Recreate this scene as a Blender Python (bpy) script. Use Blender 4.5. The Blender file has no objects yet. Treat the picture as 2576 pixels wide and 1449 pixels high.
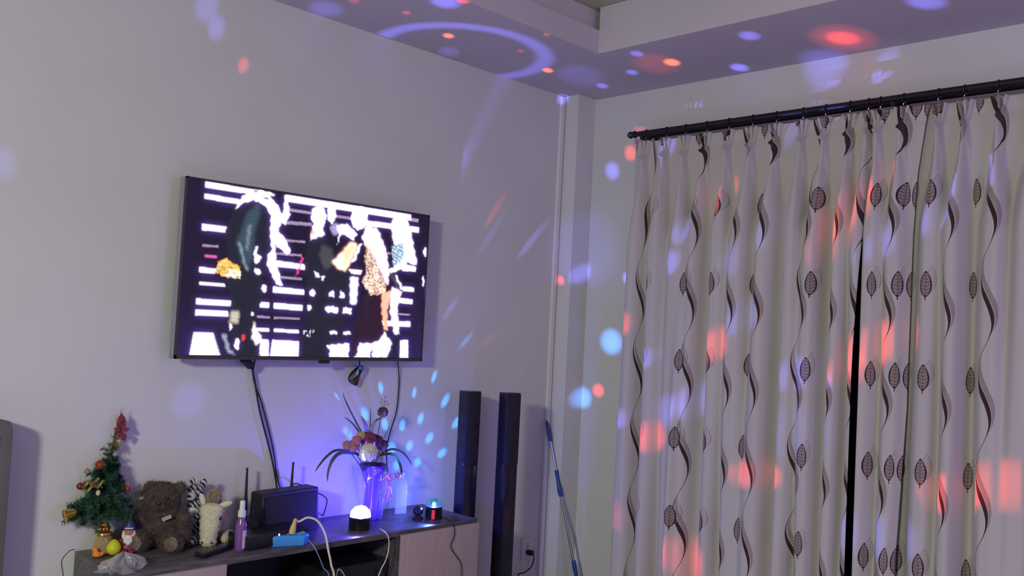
import bpy, bmesh, math, random
import numpy as np
from mathutils import Vector, Matrix
random.seed(7); rng = np.random.default_rng(7)
SC = bpy.context.scene
COL = SC.collection
# ------------------------------------------------------------------ camera solve
IW, IH = 2576, 1449
YAW, PIT, ROL, FP = math.radians(45.61177), math.radians(2.46440), math.radians(2.90918), 2265.636
cy_, sy_, cp_, sp_ = math.cos(YAW), math.sin(YAW), math.cos(PIT), math.sin(PIT)
f_ = np.array([sy_*cp_, cy_*cp_, sp_]); r_ = np.array([cy_, -sy_, 0.]); u_ = np.cross(r_, f_)
c_, s_ = math.cos(ROL), math.sin(ROL)
RR = c_*r_+s_*u_; UU = -s_*r_+c_*u_
CAM = np.array([0, 0, 1.45])
def ray(x, y): return (x-IW/2)*RR+(IH/2-y)*UU+FP*f_
def PZ(x, y, z): q = ray(x, y); return CAM+q*(z-CAM[2])/q[2]
def PY(x, y, Y): q = ray(x, y); return CAM+q*Y/q[1]
def PX(x, y, X): q = ray(x, y); return CAM+q*X/q[0]
WA, WB, ZS, ZT = 3.31, 3.87, 2.745, 0.585   # tv wall (y), curtain wall (x), lowered ceiling, cabinet top
cam = bpy.data.cameras.new('camera'); cam.sensor_width = 36; cam.lens = FP/IW*36; cam.clip_start = .02
co = bpy.data.objects.new('camera', cam); COL.objects.link(co)
M = Matrix((RR, UU, -f_)).transposed().to_4x4(); M.translation = Vector(CAM)
co.matrix_world = M; SC.camera = co
SC.view_settings.view_transform = 'Standard'; SC.view_settings.look = 'None'
SC.view_settings.exposure = 0; SC.view_settings.gamma = 1; SC.view_settings.use_curve_mapping = False
# ------------------------------------------------------------------ node expressions
class X:
    def __init__(s, t, sock): s.t, s.k = t, sock
    def _m(s, op, *a):
        n = s.t.nodes.new('ShaderNodeMath'); n.operation = op
        for i, v in enumerate((s,)+a):
            if isinstance(v, X): s.t.links.new(v.k, n.inputs[i])
            else: n.inputs[i].default_value = v
        return X(s.t, n.outputs[0])
    def __add__(s, o): return s._m('ADD', o)
    def __sub__(s, o): return s._m('SUBTRACT', o)
    def __mul__(s, o): return s._m('MULTIPLY', o)
    def __truediv__(s, o): return s._m('DIVIDE', o)
    def lt(s, o): return s._m('LESS_THAN', o)
    def gt(s, o): return s._m('GREATER_THAN', o)
    def sin(s): return s._m('SINE')
    def cos(s): return s._m('COSINE')
    def abs(s): return s._m('ABSOLUTE')
    def mx(s, o): return s._m('MAXIMUM', o)
    def mn(s, o): return s._m('MINIMUM', o)
    def pw(s, o): return s._m('POWER', o)
    def fmod(s, o): return s._m('FLOORED_MODULO', o)
    def ss(s, a, b, lo=0, hi=1):
        n = s.t.nodes.new('ShaderNodeMapRange'); n.interpolation_type = 'SMOOTHSTEP'
        s.t.links.new(s.k, n.inputs[0])
        for i, v in enumerate((a, b, lo, hi)):
            if isinstance(v, X): s.t.links.new(v.k, n.inputs[i+1])
            else: n.inputs[i+1].default_value = v
        return X(s.t, n.outputs[0])
def mixc(t, f, a, b):
    n = t.nodes.new('ShaderNodeMix'); n.data_type = 'RGBA'
    for i, v in ((0, f), (6, a), (7, b)):
        if isinstance(v, X): t.links.new(v.k, n.inputs[i])
        elif isinstance(v, bpy.types.NodeSocket): t.links.new(v, n.inputs[i])
        elif i == 0: n.inputs[0].default_value = v
        else: n.inputs[i].default_value = (*v, 1)
    return n.outputs[2]
def lin(h):
    h = h.lstrip('#'); o = []
    for i in (0, 2, 4):
        c = int(h[i:i+2], 16)/255; o.append(c/12.92 if c <= .04045 else ((c+.055)/1.055)**2.4)
    return tuple(o)
MATS = {}
def mat(name, col, rough=.6, metal=0, noise=0, nscale=20, spec=.5, bump=0, em=None, ems=0, alpha=1, trans=0, sheen=0, ior=1.45, vec='Object', stretch=None):
    if name in MATS: return MATS[name]
    if isinstance(col, str): col = lin(col)
    m = bpy.data.materials.new(name); m.use_nodes = True; t = m.node_tree
    b = t.nodes['Principled BSDF']
    b.inputs['Base Color'].default_value = (*col, 1); b.inputs['Roughness'].default_value = rough
    b.inputs['Metallic'].default_value = metal; b.inputs['Specular IOR Level'].default_value = spec
    b.inputs['IOR'].default_value = ior; b.inputs['Alpha'].default_value = alpha
    b.inputs['Transmission Weight'].default_value = trans; b.inputs['Sheen Weight'].default_value = sheen
    if em: b.inputs['Emission Color'].default_value = (*em, 1); b.inputs['Emission Strength'].default_value = ems
    tc = t.nodes.new('ShaderNodeTexCoord'); no = t.nodes.new('ShaderNodeTexNoise'); no.inputs['Scale'].default_value = nscale
    no.inputs['Detail'].default_value = 5
    if stretch:
        mp = t.nodes.new('ShaderNodeMapping'); mp.inputs['Scale'].default_value = stretch
        t.links.new(tc.outputs[vec], mp.inputs[0]); t.links.new(mp.outputs[0], no.inputs['Vector'])
    else: t.links.new(tc.outputs[vec], no.inputs['Vector'])
    nx = X(t, no.outputs[0]).ss(.3, .7, 0, 1)
    t.links.new(mixc(t, nx, tuple(c*(1-noise) for c in col), tuple(min(1, c*(1+noise)) for c in col)), b.inputs['Base Color'])
    if bump:
        bp = t.nodes.new('ShaderNodeBump'); bp.inputs['Strength'].default_value = bump; bp.inputs['Distance'].default_value = .003
        t.links.new(no.outputs[0], bp.inputs['Height']); t.links.new(bp.outputs[0], b.inputs['Normal'])
    MATS[name] = m; return m
# ------------------------------------------------------------------ mesh helpers
class MB:
    def __init__(s): s.v, s.f, s.mi = [], [], []
    def add(s, v, f, mi=0):
        o = len(s.v); s.v += [tuple(p) for p in v]; s.f += [tuple(i+o for i in q) for q in f]; s.mi += [mi]*len(f); return s
    def box(s, c, d, R=None, mi=0, bev=0):
        bm = bmesh.new(); bmesh.ops.create_cube(bm, size=1)
        for v in bm.verts: v.co = Vector((v.co.x*d[0], v.co.y*d[1], v.co.z*d[2]))
        if bev: bmesh.ops.bevel(bm, geom=list(bm.edges), offset=bev, segments=2, affect='EDGES', profile=.6)
        bm.verts.index_update()
        vs = [((R @ v.co) if R else v.co)+Vector(c) for v in bm.verts]
        s.add(vs, [[v.index for v in f.verts] for f in bm.faces], mi); bm.free(); return s
    def lathe(s, prof, c=(0, 0, 0), n=24, R=None, mi=0, wav=None):
        vs, fs = [], []
        for j, (r, z) in enumerate(prof):
            for i in range(n):
                a = 2*math.pi*i/n; rr = r*(wav(a, j) if wav else 1)
                p = Vector((rr*math.cos(a), rr*math.sin(a), z)); vs.append((R @ p if R else p)+Vector(c))
        for j in range(len(prof)-1):
            for i in range(n): fs.append((j*n+i, j*n+(i+1) % n, (j+1)*n+(i+1) % n, (j+1)*n+i))
        if prof[0][0] > 1e-6: fs.append(tuple(range(n))[::-1])
        if prof[-1][0] > 1e-6: fs.append(tuple((len(prof)-1)*n+i for i in range(n)))
        s.add(vs, fs, mi); return s
    def ell(s, c, r, R=None, n=16, m=10, mi=0):
        prof = [(math.sin(math.pi*j/m) if 0 < j < m else 1e-4, -math.cos(math.pi*j/m)) for j in range(m+1)]
        if not hasattr(r, '__len__'): r = (r, r, r)
        S = Matrix.Diagonal(Vector(r)); RS = (R @ S) if R else S
        return s.lathe(prof, c, n, RS, mi)
    def tube(s, pts, r, n=8, mi=0, flat=1):
        P = [Vector(p) for p in pts]; vs, fs = [], []; up = None
        for i, p in enumerate(P):
            d = (P[min(i+1, len(P)-1)]-P[max(i-1, 0)]).normalized()
            if up is None: up = d.orthogonal().normalized()
            up = (up-d*up.dot(d)).normalized(); w = d.cross(up)
            rr = r[i] if hasattr(r, '__len__') else r
            for k in range(n):
                a = 2*math.pi*k/n; vs.append(p+up*math.cos(a)*rr+w*math.sin(a)*rr*flat)
        for i in range(len(P)-1):
            for k in range(n): fs.append((i*n+k, i*n+(k+1) % n, (i+1)*n+(k+1) % n, (i+1)*n+k))
        fs.append(tuple(range(n))[::-1]); fs.append(tuple((len(P)-1)*n+k for k in range(n)))
        s.add(vs, fs, mi); return s
    def build(s, name, m, parent=None, smooth=True, loc=None):
        me = bpy.data.meshes.new(name); me.from_pydata(s.v, [], s.f)
        ms = m if isinstance(m, (list, tuple)) else [m]
        for q in ms: me.materials.append(q)
        if len(ms) > 1: me.polygons.foreach_set('material_index', s.mi)
        bm = bmesh.new(); bm.from_mesh(me); bmesh.ops.recalc_face_normals(bm, faces=bm.faces); bm.to_mesh(me); bm.free()
        if smooth:
            me.polygons.foreach_set('use_smooth', [True]*len(me.polygons)); me.set_sharp_from_angle(angle=math.radians(38))
        o = bpy.data.objects.new(name, me); COL.objects.link(o)
        if parent: o.parent = parent
        if loc is not None: o.location = loc
        return o
def spline(pts, n=8):
    P = [Vector(p) for p in pts]; P = [P[0]*2-P[1]]+P+[P[-1]*2-P[-2]]; o = []
    for i in range(1, len(P)-2):
        for k in range(n):
            t = k/n; a, b, c, d = P[i-1:i+3]
            o.append(.5*((2*b)+(c-a)*t+(2*a-5*b+4*c-d)*t*t+(3*b-3*c+d-a)*t**3))
    return o+[P[-2]]
def tag(o, label=None, cat=None, group=None, kind=None):
    if label: o['label'] = label
    if cat: o['category'] = cat
    if group: o['group'] = group
    if kind: o['kind'] = kind
    return o
def thing(name, label, cat, loc, rz=0, group=None):
    o = bpy.data.objects.new(name, None); COL.objects.link(o); o.location = Vector(loc); o.rotation_euler = (0, 0, rz)
    o.empty_display_size = .05
    return tag(o, label, cat, group)
def RX(a): return Matrix.Rotation(a, 3, 'X')
def RY(a): return Matrix.Rotation(a, 3, 'Y')
def RZ(a): return Matrix.Rotation(a, 3, 'Z')
def blob(name, parts, m, parent=None, vox=.004, smooth=6, fur=0, furlen=.01, furw=.0012, colf=None):
    """one continuous plush surface grown from overlapping ellipsoids, with optional pile"""
    b = MB()
    for p in parts:
        c, r = p[0], p[1]; b.ell(c, r, p[2] if len(p) > 2 else None, 20, 12)
    o = b.build(name, m, None)
    md = o.modifiers.new('r', 'REMESH'); md.mode = 'VOXEL'; md.voxel_size = vox; md.use_smooth_shade = True
    ms = o.modifiers.new('s', 'SMOOTH'); ms.iterations = smooth; ms.factor = .5
    dg = bpy.context.evaluated_depsgraph_get(); dg.update()
    me = bpy.data.meshes.new_from_object(o.evaluated_get(dg)); me.name = name
    old = o.data; o.modifiers.clear(); o.data = me; bpy.data.meshes.remove(old)
    if fur:
        nv = len(me.vertices); V = np.zeros(nv*3); me.vertices.foreach_get('co', V); V = V.reshape(-1, 3)
        N = np.array([v.normal for v in me.vertices]); k = rng.integers(0, nv, fur)
        p = V[k]+rng.normal(0, vox*.5, (fur, 3)); n = N[k]+rng.normal(0, .45, (fur, 3))+[0, 0, -.25]; n /= np.linalg.norm(n, axis=1)[:, None]
        L = furlen*rng.uniform(.6, 1.3, (fur, 1)); t = np.cross(n, rng.normal(size=(fur, 3))); t /= np.linalg.norm(t, axis=1)[:, None]
        vs = np.stack([p-t*furw-n*.001, p+t*furw-n*.001, p+n*L], 1).reshape(-1, 3)
        fs = [list(q.vertices) for q in me.polygons]+[(nv+3*i, nv+3*i+1, nv+3*i+2) for i in range(fur)]
        me2 = bpy.data.meshes.new(name); me2.from_pydata(np.vstack([V, vs]).tolist(), [], fs); me2.materials.append(m)
        me2.polygons.foreach_set('use_smooth', [True]*len(me2.polygons)); o.data = me2
    if parent: o.parent = parent
    return o
def two(nm, p, q, *r):
    *e, m, par = r
    for c in (p, q): MB().ell(c, *e).build(nm, m, par)
# ------------------------------------------------------------------ materials
wallm = mat('wall_paint', (.63, .62, .60), .75, noise=.02, nscale=3, bump=.04, vec='Object')
ceilm = mat('ceiling_shaded_paint', (.56, .51, .55), .8, noise=.02, nscale=2)  # wall paint darkened and tinted violet, soffit shade put into the colour
ceiltop = mat('recess_green_cast', (.47, .46, .33), .8, noise=.05, nscale=2)  # greenish cast of the light in the recess, put into the ceiling colour
floorm = mat('floor_tile', (.34, .34, .26), .4, noise=.1, nscale=2)
blackpl = mat('black_plastic', (.012, .011, .014), .3, noise=.1)
blackmat = mat('matte_black', (.014, .012, .02), .55, noise=.2)
bezelm = mat('bezel', (.05, .045, .05), .25, noise=.05)
silver = mat('silver_edge', (.5, .5, .52), .25, metal=1)
woodm = mat('grey_oak', (.085, .078, .082), .38, noise=.38, nscale=9, stretch=(1, 9, 9), bump=.1)
doorm = mat('taupe_laminate', (.40, .31, .31), .5, noise=.05, nscale=8, stretch=(8, 8, 1))
whitepl = mat('white_plastic', (.7, .68, .66), .4)
# ------------------------------------------------------------------ the setting
def struct(name, b, m, smooth=False):
    o = b.build(name, m, None, smooth); o['kind'] = 'structure'; return o
struct('floor', MB().box((1.2, .6, -.05), (7.4, 7.4, .1)), floorm)
struct('wall_left', MB().box((.75, WA+.06, 1.5), (6.6, .12, 3.2)), wallm)
struct('wall_right', MB().box((WB+.06, .35, 1.5), (.12, 5.8, 3.2)), wallm)
# corner column
cx0, cyf = 3.735, 3.215
struct('trim_1', MB().box(((cx0+WB)/2, (cyf+WA)/2, ZS/2), (WB-cx0+.02, WA-cyf+.02, ZS)), wallm)
# lowered ceiling band, round the recess
ix, iy, zr = 3.216, 2.662, 2.967
b = MB()
b.box((.75, (iy+WA)/2+.03, ZS+.055), (6.6, WA-iy+.06, .11))
b.box((.75, (iy+.04+WA)/2+.03, ZS+.165), (6.6, WA-iy-.04+.06, .11))
b.box(((ix+WB)/2+.03, -.1, ZS+.11), (WB-ix+.06, 2*(iy+.1), .22))
struct('ceiling', b, ceilm)
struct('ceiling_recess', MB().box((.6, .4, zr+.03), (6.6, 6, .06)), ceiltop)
# conduit beside the column
pa = PY(1413, 262, WA-.02)[0]; pb = PY(1425, 262, WA-.02)[0]
struct('trim_2', MB().box((3.70, WA-.009, ZS/2), (.03, .018, ZS-.01), bev=.004), whitepl)
struct('baseboard_left', MB().box((.75, WA-.008, .05), (5.9, .016, .1)), mat('baseboard', (.3, .25, .22), .5))
# ------------------------------------------------------------------ television
YT = WA-.10
tl, tr, bl, br = [PY(*p, YT) for p in ((474, 440), (1085, 545), (433, 905), (1055, 907))]
x0, x1 = (tl[0]+bl[0])/2, (tr[0]+br[0])/2; z0, z1 = (bl[2]+br[2])/2, (tl[2]+tr[2])/2
TW, TH = x1-x0, z1-z0; tcx, tcz = (x0+x1)/2, (z0+z1)/2
tv = thing('television', 'large black flat television hung on the wall showing dancers on a stage', 'television', (tcx, YT, z0))
# local: x along wall, y into wall, z up
MB().box((0, .022, TH/2), (TW, .040, TH), bev=.004).build('housing', bezelm, tv)
MB().box((0, .06, TH*.42), (TW*.72, .05, TH*.55), bev=.015).build('rear_cover', blackmat, tv)
b = MB(); b.box((0, .092, TH*.5), (.42, .012, .24)); b.box((-.15, .088, TH*.5), (.03, .02, .36)); b.box((.15, .088, TH*.5), (.03, .02, .36))
b.build('wall_bracket', mat('bracket_metal', (.1, .1, .1), .4, metal=1), tv)
b = MB(); e = .006
b.box((0, -.002, TH-e/2), (TW, .006, e)); b.box((-TW/2+e/2, -.002, TH/2), (e, .006, TH)); b.box((TW/2-e/2, -.002, TH/2), (e, .006, TH)); b.box((0, -.002, .007), (TW, .006, .014))
b.build('bezel', bezelm, tv)
MB().box((-TW/2-.0015, .02, TH/2), (.003, .036, TH*.99)).build('side_trim', silver, tv)
MB().box((.06, -.001, -.006), (.05, .012, .014), bev=.003).build('sensor_bump', blackpl, tv)
# picture on the screen: figures laid out on the panel as polygons
def C3(x, y): return (400+x/2.683, 420+y/2.683)
SW, SH = TW-.014, TH-.022
NX, NY = 600, 340
gx, gz = np.meshgrid(np.linspace(-SW/2, SW/2, NX), np.linspace(TH-.007, .015, NY))
wp = np.stack([gx+tcx, np.full_like(gx, YT), gz+z0], -1)-CAM
dx = wp@RR; dy = wp@UU; dz = wp@f_
uu = ((IW/2+FP*dx/dz)-400)*2.683; vv = ((IH/2-FP*dy/dz)-420)*2.683   # panel coordinates of the picture
img = np.zeros((NY, NX, 3)); img[:] = (.010, .006, .022)
img += np.clip((vv-900)/500, 0, 1)[..., None]*np.array([.012, .006, .05])
def inside(P):
    r = np.zeros(uu.shape, bool); n = len(P)
    for i in range(n):
        xa, ya = P[i]; xb, yb = P[(i+1) % n]
        if ya == yb: continue
        c = ((ya > vv) != (yb > vv)) & (uu < (xb-xa)*(vv-ya)/(yb-ya)+xa); r ^= c
    return r
def blur(a, n, it=2):
    for _ in range(it):
        for ax in (0, 1):
            p = np.pad(a, [(n, n) if k == ax else (0, 0) for k in range(a.ndim)], mode='edge'); c = np.cumsum(p, axis=ax)
            z = np.zeros_like(np.take(c, [0], axis=ax)); c = np.concatenate([z, c], axis=ax); L = a.shape[ax]; w = 2*n+1
            a = (np.take(c, range(w, w+L), axis=ax)-np.take(c, range(0, L), axis=ax))/w
    return a
def paint(P, col, soft=1, a=1.0, pat=None):
    global img
    m = inside(P).astype(float)
    if pat is not None: m = m*pat
    if soft: m = blur(m, soft, 1)
    img = img*(1-m[..., None]*a)+np.array(col)*m[..., None]*a
def ellp(cx, cy, rx, ry, n=20): return [(cx+rx*math.cos(2*math.pi*i/n), cy+ry*math.sin(2*math.pi*i/n)) for i in range(n)]
Wc = (1.25, 1.18, 1.3); DOT = (.42, .3, .5)
bars = [[(315, 100), (650, 155), (640, 185), (312, 138)], [(308, 180), (545, 222), (530, 250), (305, 212)], [(290, 385), (462, 405), (450, 440), (290, 425)],
 [(272, 675), (390, 690), (375, 718), (270, 708)], [(275, 775), (440, 790), (447, 808), (270, 795)], [(252, 888), (485, 905), (482, 938), (250, 925)], [(247, 962), (465, 975), (465, 1008), (245, 1000)],
 [(855, 190), (1700, 325), (1700, 362), (850, 230)], [(1400, 362), (1755, 410), (1752, 442), (1400, 395)], [(790, 632), (985, 660), (985, 692), (790, 672)], [(770, 808), (978, 830), (978, 860), (768, 845)],
 [(1645, 808), (1720, 815), (1718, 842), (1645, 835)], [(1610, 885), (1712, 895), (1710, 925), (1610, 915)], [(1440, 965), (1500, 970), (1500, 998), (1425, 992)], [(1450, 1035), (1695, 1045), (1695, 1078), (1470, 1068)],
 [(1280, 690), (1370, 700), (1360, 725), (1280, 720)], [(1640, 655), (1735, 675), (1730, 705), (1640, 700)], [(775, 918), (968, 935), (966, 968), (775, 955)], [(680, 912), (742, 918), (742, 950), (680, 945)],
 [(775, 1092), (942, 1102), (942, 1120), (775, 1112)], [(655, 1088), (742, 1092), (742, 1110), (655, 1105)],
 [(235, 1115), (365, 1120), (415, 1275), (205, 1275)], [(690, 1165), (740, 1168), (738, 1280), (670, 1280)], [(765, 1168), (945, 1178), (940, 1280), (750, 1280)], [(1628, 1170), (1680, 1170), (1680, 1288), (1625, 1288)]]
dots = [[(295, 520), (402, 530), (400, 545), (293, 538)], [(870, 278), (1300, 340), (1300, 358), (868, 298)], [(1700, 345), (1750, 352), (1750, 374), (1700, 368)], [(780, 357), (1030, 378), (1030, 400), (780, 380)], [(780, 480), (985, 500), (985, 515), (780, 495)],
 [(780, 575), (960, 590), (960, 605), (780, 590)], [(820, 737), (965, 750), (965, 765), (820, 752)], [(775, 1010), (950, 1018), (948, 1032), (775, 1025)], [(660, 1002), (748, 1008), (748, 1022), (660, 1017)], [(1145, 1028), (1205, 1032), (1205, 1046), (1145, 1044)], [(1530, 575), (1560, 578), (1560, 592), (1530, 590)], [(1560, 985), (1695, 992), (1695, 1002), (1560, 998)]]
dp = ((uu % 9) < 6)*1.0
for P in dots: paint(P, DOT, 0, 1, dp)
paint([(308, 590), (390, 598), (390, 615), (306, 610)], (.9, .15, .5), 1, 1, dp)
for P in bars: paint(P, Wc, 1)
NAVY = (.012, .012, .022)
uu0, vv0 = uu, vv
uu = uu0+3.2*np.sin(vv0*.11+1.3*np.sin(uu0*.05))+2.2*np.sin(vv0*.31+uu0*.17)+1.4*np.sin(vv0*.7-uu0*.33)
vv = vv0+3.2*np.sin(uu0*.13+1.7*np.sin(vv0*.06))+2.2*np.sin(uu0*.37-vv0*.12)+1.4*np.sin(uu0*.8+vv0*.41)
# figure with dark jacket
paint([(510, 290), (560, 200), (650, 150), (790, 185), (745, 198), (800, 260), (835, 330), (800, 440), (850, 480), (890, 580), (860, 590), (780, 520), (790, 640), (830, 800), (790, 790), (740, 680), (680, 640), (700, 590), (740, 560), (700, 300), (640, 235)], Wc, 1)
paint([(850, 195), (865, 200), (882, 320), (850, 395), (820, 360), (838, 320)], Wc, 1)
paint(ellp(655, 165, 16, 12), (.7, .06, .1), 1); paint([(700, 200), (720, 225), (745, 225), (730, 200)], (.1, .07, .1), 1)
paint([(560, 245), (640, 222), (715, 255), (757, 330), (750, 450), (762, 560), (735, 600), (725, 740), (690, 735), (705, 880), (660, 980), (640, 1130), (690, 1280), (530, 1280), (480, 1200), (470, 1050), (490, 900), (450, 750), (470, 600), (440, 450), (500, 300)], NAVY, 1)
paint([(590, 320), (665, 240), (690, 300), (645, 440), (640, 560), (600, 700), (560, 640), (520, 500), (555, 430)], (.035, .06, .085), 5, .9)
paint([(600, 400), (625, 380), (600, 560), (585, 560)], (.16, .22, .28), 3, .8)
paint([(530, 500), (555, 520), (580, 640), (605, 705), (580, 690)], (.2, .27, .33), 2, .8)
paint([(650, 540), (665, 530), (660, 590), (690, 600), (680, 640), (650, 650), (640, 600)], Wc, 1, .9); paint(ellp(665, 705, 22, 20), Wc, 1, .8)
leo = ((np.sin(uu*.24+2*np.sin(vv*.11))*np.sin(vv*.29+2*np.sin(uu*.13))) < .38)*1.0
paint([(400, 640), (450, 615), (550, 680), (550, 755), (440, 740), (375, 710)], (.95, .55, .12), 0, 1, leo)
paint([(470, 690), (550, 700), (550, 755), (440, 740)], (1.1, 1., .8), 0, .8, leo)
paint([(490, 970), (540, 975), (535, 1055), (472, 1050)], (.5, .46, .36), 3, .9); paint(ellp(482, 1080, 8, 20), Wc, 1)
paint(ellp(710, 820, 16, 25), Wc, 1); paint(ellp(632, 992, 9, 9), Wc, 1)
paint([(640, 1040), (660, 1110), (692, 1145), (690, 1180), (655, 1200), (625, 1150)], (1.0, .95, .9), 2); paint([(420, 1120), (450, 1130), (480, 1230), (520, 1275), (460, 1250)], (.25, .27, .36), 2)
paint(ellp(525, 1195, 15, 38), Wc, 1); paint(ellp(570, 1152, 12, 24), (.6, .04, .04), 1)
paint([(365, 1120), (400, 1130), (430, 1275), (385, 1270)], NAVY, 2, .5); paint([(960, 600), (975, 612), (942, 715), (915, 742), (950, 660)], (.7, .05, .18), 1)
# second figure, in black with raised hand
paint(ellp(1078, 335, 50, 72), Wc, 1); paint([(1040, 395), (1100, 385), (1115, 460), (1020, 495)], Wc, 1); paint(ellp(1040, 445, 14, 24), (.9, .35, .08), 3, .9)
paint([(1125, 275), (1145, 290), (1125, 330)], NAVY, 1)
paint([(1140, 240), (1195, 240), (1190, 350), (1165, 385), (1140, 350)], Wc, 1); paint(ellp(1195, 420, 40, 38), (.35, .33, .6), 3, .8)
paint([(1000, 500), (1110, 465), (1180, 560), (1200, 650), (1280, 700), (1330, 740), (1290, 900), (1240, 1000), (1240, 1180), (1130, 1285), (960, 1285), (940, 1180), (1000, 1100), (985, 1000), (1010, 900), (980, 700), (995, 560)], NAVY, 1)
paint([(1100, 520), (1170, 560), (1180, 650), (1120, 700), (1080, 600)], (.06, .06, .07), 4, .8)
for P in ([(1045, 705), (1072, 715), (1082, 750), (1058, 742)], [(1090, 735), (1115, 740), (1108, 775)], ellp(1035, 850, 20, 20), ellp(1012, 952, 12, 20), [(1150, 850), (1168, 838), (1182, 850), (1184, 876), (1150, 874)], [(1222, 840), (1240, 845), (1256, 880), (1222, 882)],
          [(1115, 958), (1140, 940), (1205, 948), (1205, 985), (1140, 978)], [(1240, 950), (1298, 955), (1298, 990), (1240, 984)], [(1148, 1107), (1200, 1110), (1200, 1128), (1152, 1124)], [(1245, 1112), (1290, 1113), (1290, 1130), (1245, 1128)], [(1330, 1120), (1400, 1122), (1400, 1138), (1330, 1134)], [(1130, 1205), (1285, 1190), (1275, 1285), (1150, 1285), (1155, 1240)], [(1345, 1190), (1440, 1190), (1420, 1285), (1315, 1285), (1340, 1240)]): paint(P, Wc, 1)
for i in range(14): paint(ellp(975+random.random()*70, 1105+random.random()*40, 4, 5, 6), (.9, .9, 1), 0)
# third figure, long fair hair
paint([(1200, 395), (1270, 385), (1335, 450), (1310, 495), (1230, 445), (1200, 530), (1215, 460)], Wc, 1)
paint([(1170, 640), (1300, 505), (1340, 525), (1290, 640), (1260, 700), (1210, 690)], (1.3, .95, .7), 3); paint([(1240, 560), (1310, 520), (1330, 540), (1250, 690)], (.85, .35, .12), 6, .6)
paint(ellp(1352, 345, 56, 78), Wc, 1); paint([(1400, 395), (1475, 420), (1530, 560), (1550, 700), (1545, 790), (1490, 760), (1430, 600), (1370, 480)], Wc, 2)
paint([(1385, 430), (1410, 430), (1440, 600), (1500, 740), (1470, 740), (1400, 580)], (.75, .4, .2), 3, .7)
paint([(1385, 600), (1430, 560), (1500, 700), (1540, 790), (1520, 855), (1430, 868), (1370, 780), (1400, 700)], (.3, .17, .13), 2, 1)
paint([(1385, 600), (1430, 560), (1500, 700), (1540, 790), (1520, 855), (1430, 868), (1370, 780), (1400, 700)], (1.0, .75, .6), 0, .8, (np.sin(uu*.16+2*np.sin(vv*.11))*np.sin(vv*.13+2*np.sin(uu*.09)) > -.05)*1.0)
paint([(1350, 520), (1370, 520), (1320, 640), (1295, 650)], Wc, 1, .8); paint([(1290, 745), (1345, 745), (1330, 930), (1290, 920)], (1.1, 1, 1.25), 2)
paint([(1390, 860), (1500, 870), (1512, 1080), (1500, 1180), (1350, 1190), (1330, 1280), (1290, 1280), (1340, 1000)], (.02, .008, .02), 1)
paint([(1505, 850), (1575, 835), (1540, 960), (1545, 1100), (1518, 1098), (1500, 950)], (.9, .42, .28), 2); paint([(1575, 815), (1640, 830), (1605, 960), (1620, 1130), (1590, 1128), (1560, 980), (1565, 860)], Wc, 2)
paint([(1520, 1118), (1570, 1190), (1540, 1280), (1440, 1285), (1440, 1190), (1490, 1170)], (1.1, 1.15, 1.1), 2); paint([(1590, 1130), (1620, 1130), (1620, 1290), (1570, 1280)], NAVY, 1)
# fourth figure on the right
paint(ellp(1625, 395, 58, 62), Wc, 2); paint([(1570, 420), (1690, 400), (1742, 660), (1690, 650), (1640, 540), (1585, 520)], (1.15, 1.05, 1.2), 2)
paint([(1570, 535), (1650, 505), (1660, 640), (1580, 670)], (.14, .25, .34), 2); paint([(1570, 535), (1650, 505), (1660, 640), (1580, 670)], (.9, 1, 1.1), 0, .8, (np.sin(uu*.3)*np.sin(vv*.25+uu*.1) > .25)*1.0)
paint([(1555, 695), (1640, 640), (1665, 555), (1695, 600), (1650, 680), (1560, 718)], Wc, 2)
paint([(1560, 730), (1600, 720), (1650, 800), (1640, 850), (1600, 815)], (.04, .04, .05), 1); paint([(1590, 730), (1603, 735), (1645, 815), (1635, 830)], Wc, 1)
paint(ellp(1797, 575, 11, 30), Wc, 1); paint(ellp(1783, 770, 6, 38), (.9, .85, 1), 1)
img *= (1+.18*np.sin(uu0*.09+vv0*.05)*np.sin(vv0*.21-uu0*.13))[..., None]*(img.max(-1, keepdims=True) < .9)+(img.max(-1, keepdims=True) >= .9)
img = blur(img, 1, 1)
glow = blur(np.clip(img-.6, 0, 1), 6, 3); img += glow*np.array([.18, .08, .5])
me = bpy.data.meshes.new('screen')
vs = np.stack([gx, np.full_like(gx, -.0006), gz], -1).reshape(-1, 3)
ii = (np.arange(NY-1)[:, None]*NX+np.arange(NX-1)[None, :]).ravel()
fs = np.stack([ii, ii+NX, ii+NX+1, ii+1], 1)
me.from_pydata(vs.tolist(), [], fs.tolist())
ca = me.color_attributes.new('picture', 'FLOAT_COLOR', 'POINT')
ca.data.foreach_set('color', np.concatenate([img.reshape(-1, 3), np.ones((NX*NY, 1))], 1).ravel().astype(np.float32))
m = bpy.data.materials.new('lit_screen'); m.use_nodes = True; t = m.node_tree; bs = t.nodes['Principled BSDF']
bs.inputs['Base Color'].default_value = (.01, .01, .012, 1); bs.inputs['Roughness'].default_value = .25; bs.inputs['Specular IOR Level'].default_value = .15
at = t.nodes.new('ShaderNodeAttribute'); at.attribute_name = 'picture'
t.links.new(at.outputs['Color'], bs.inputs['Emission Color']); bs.inputs['Emission Strength'].default_value = 1.5
me.materials.append(m); so = bpy.data.objects.new('screen', me); COL.objects.link(so); so.parent = tv
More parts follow.
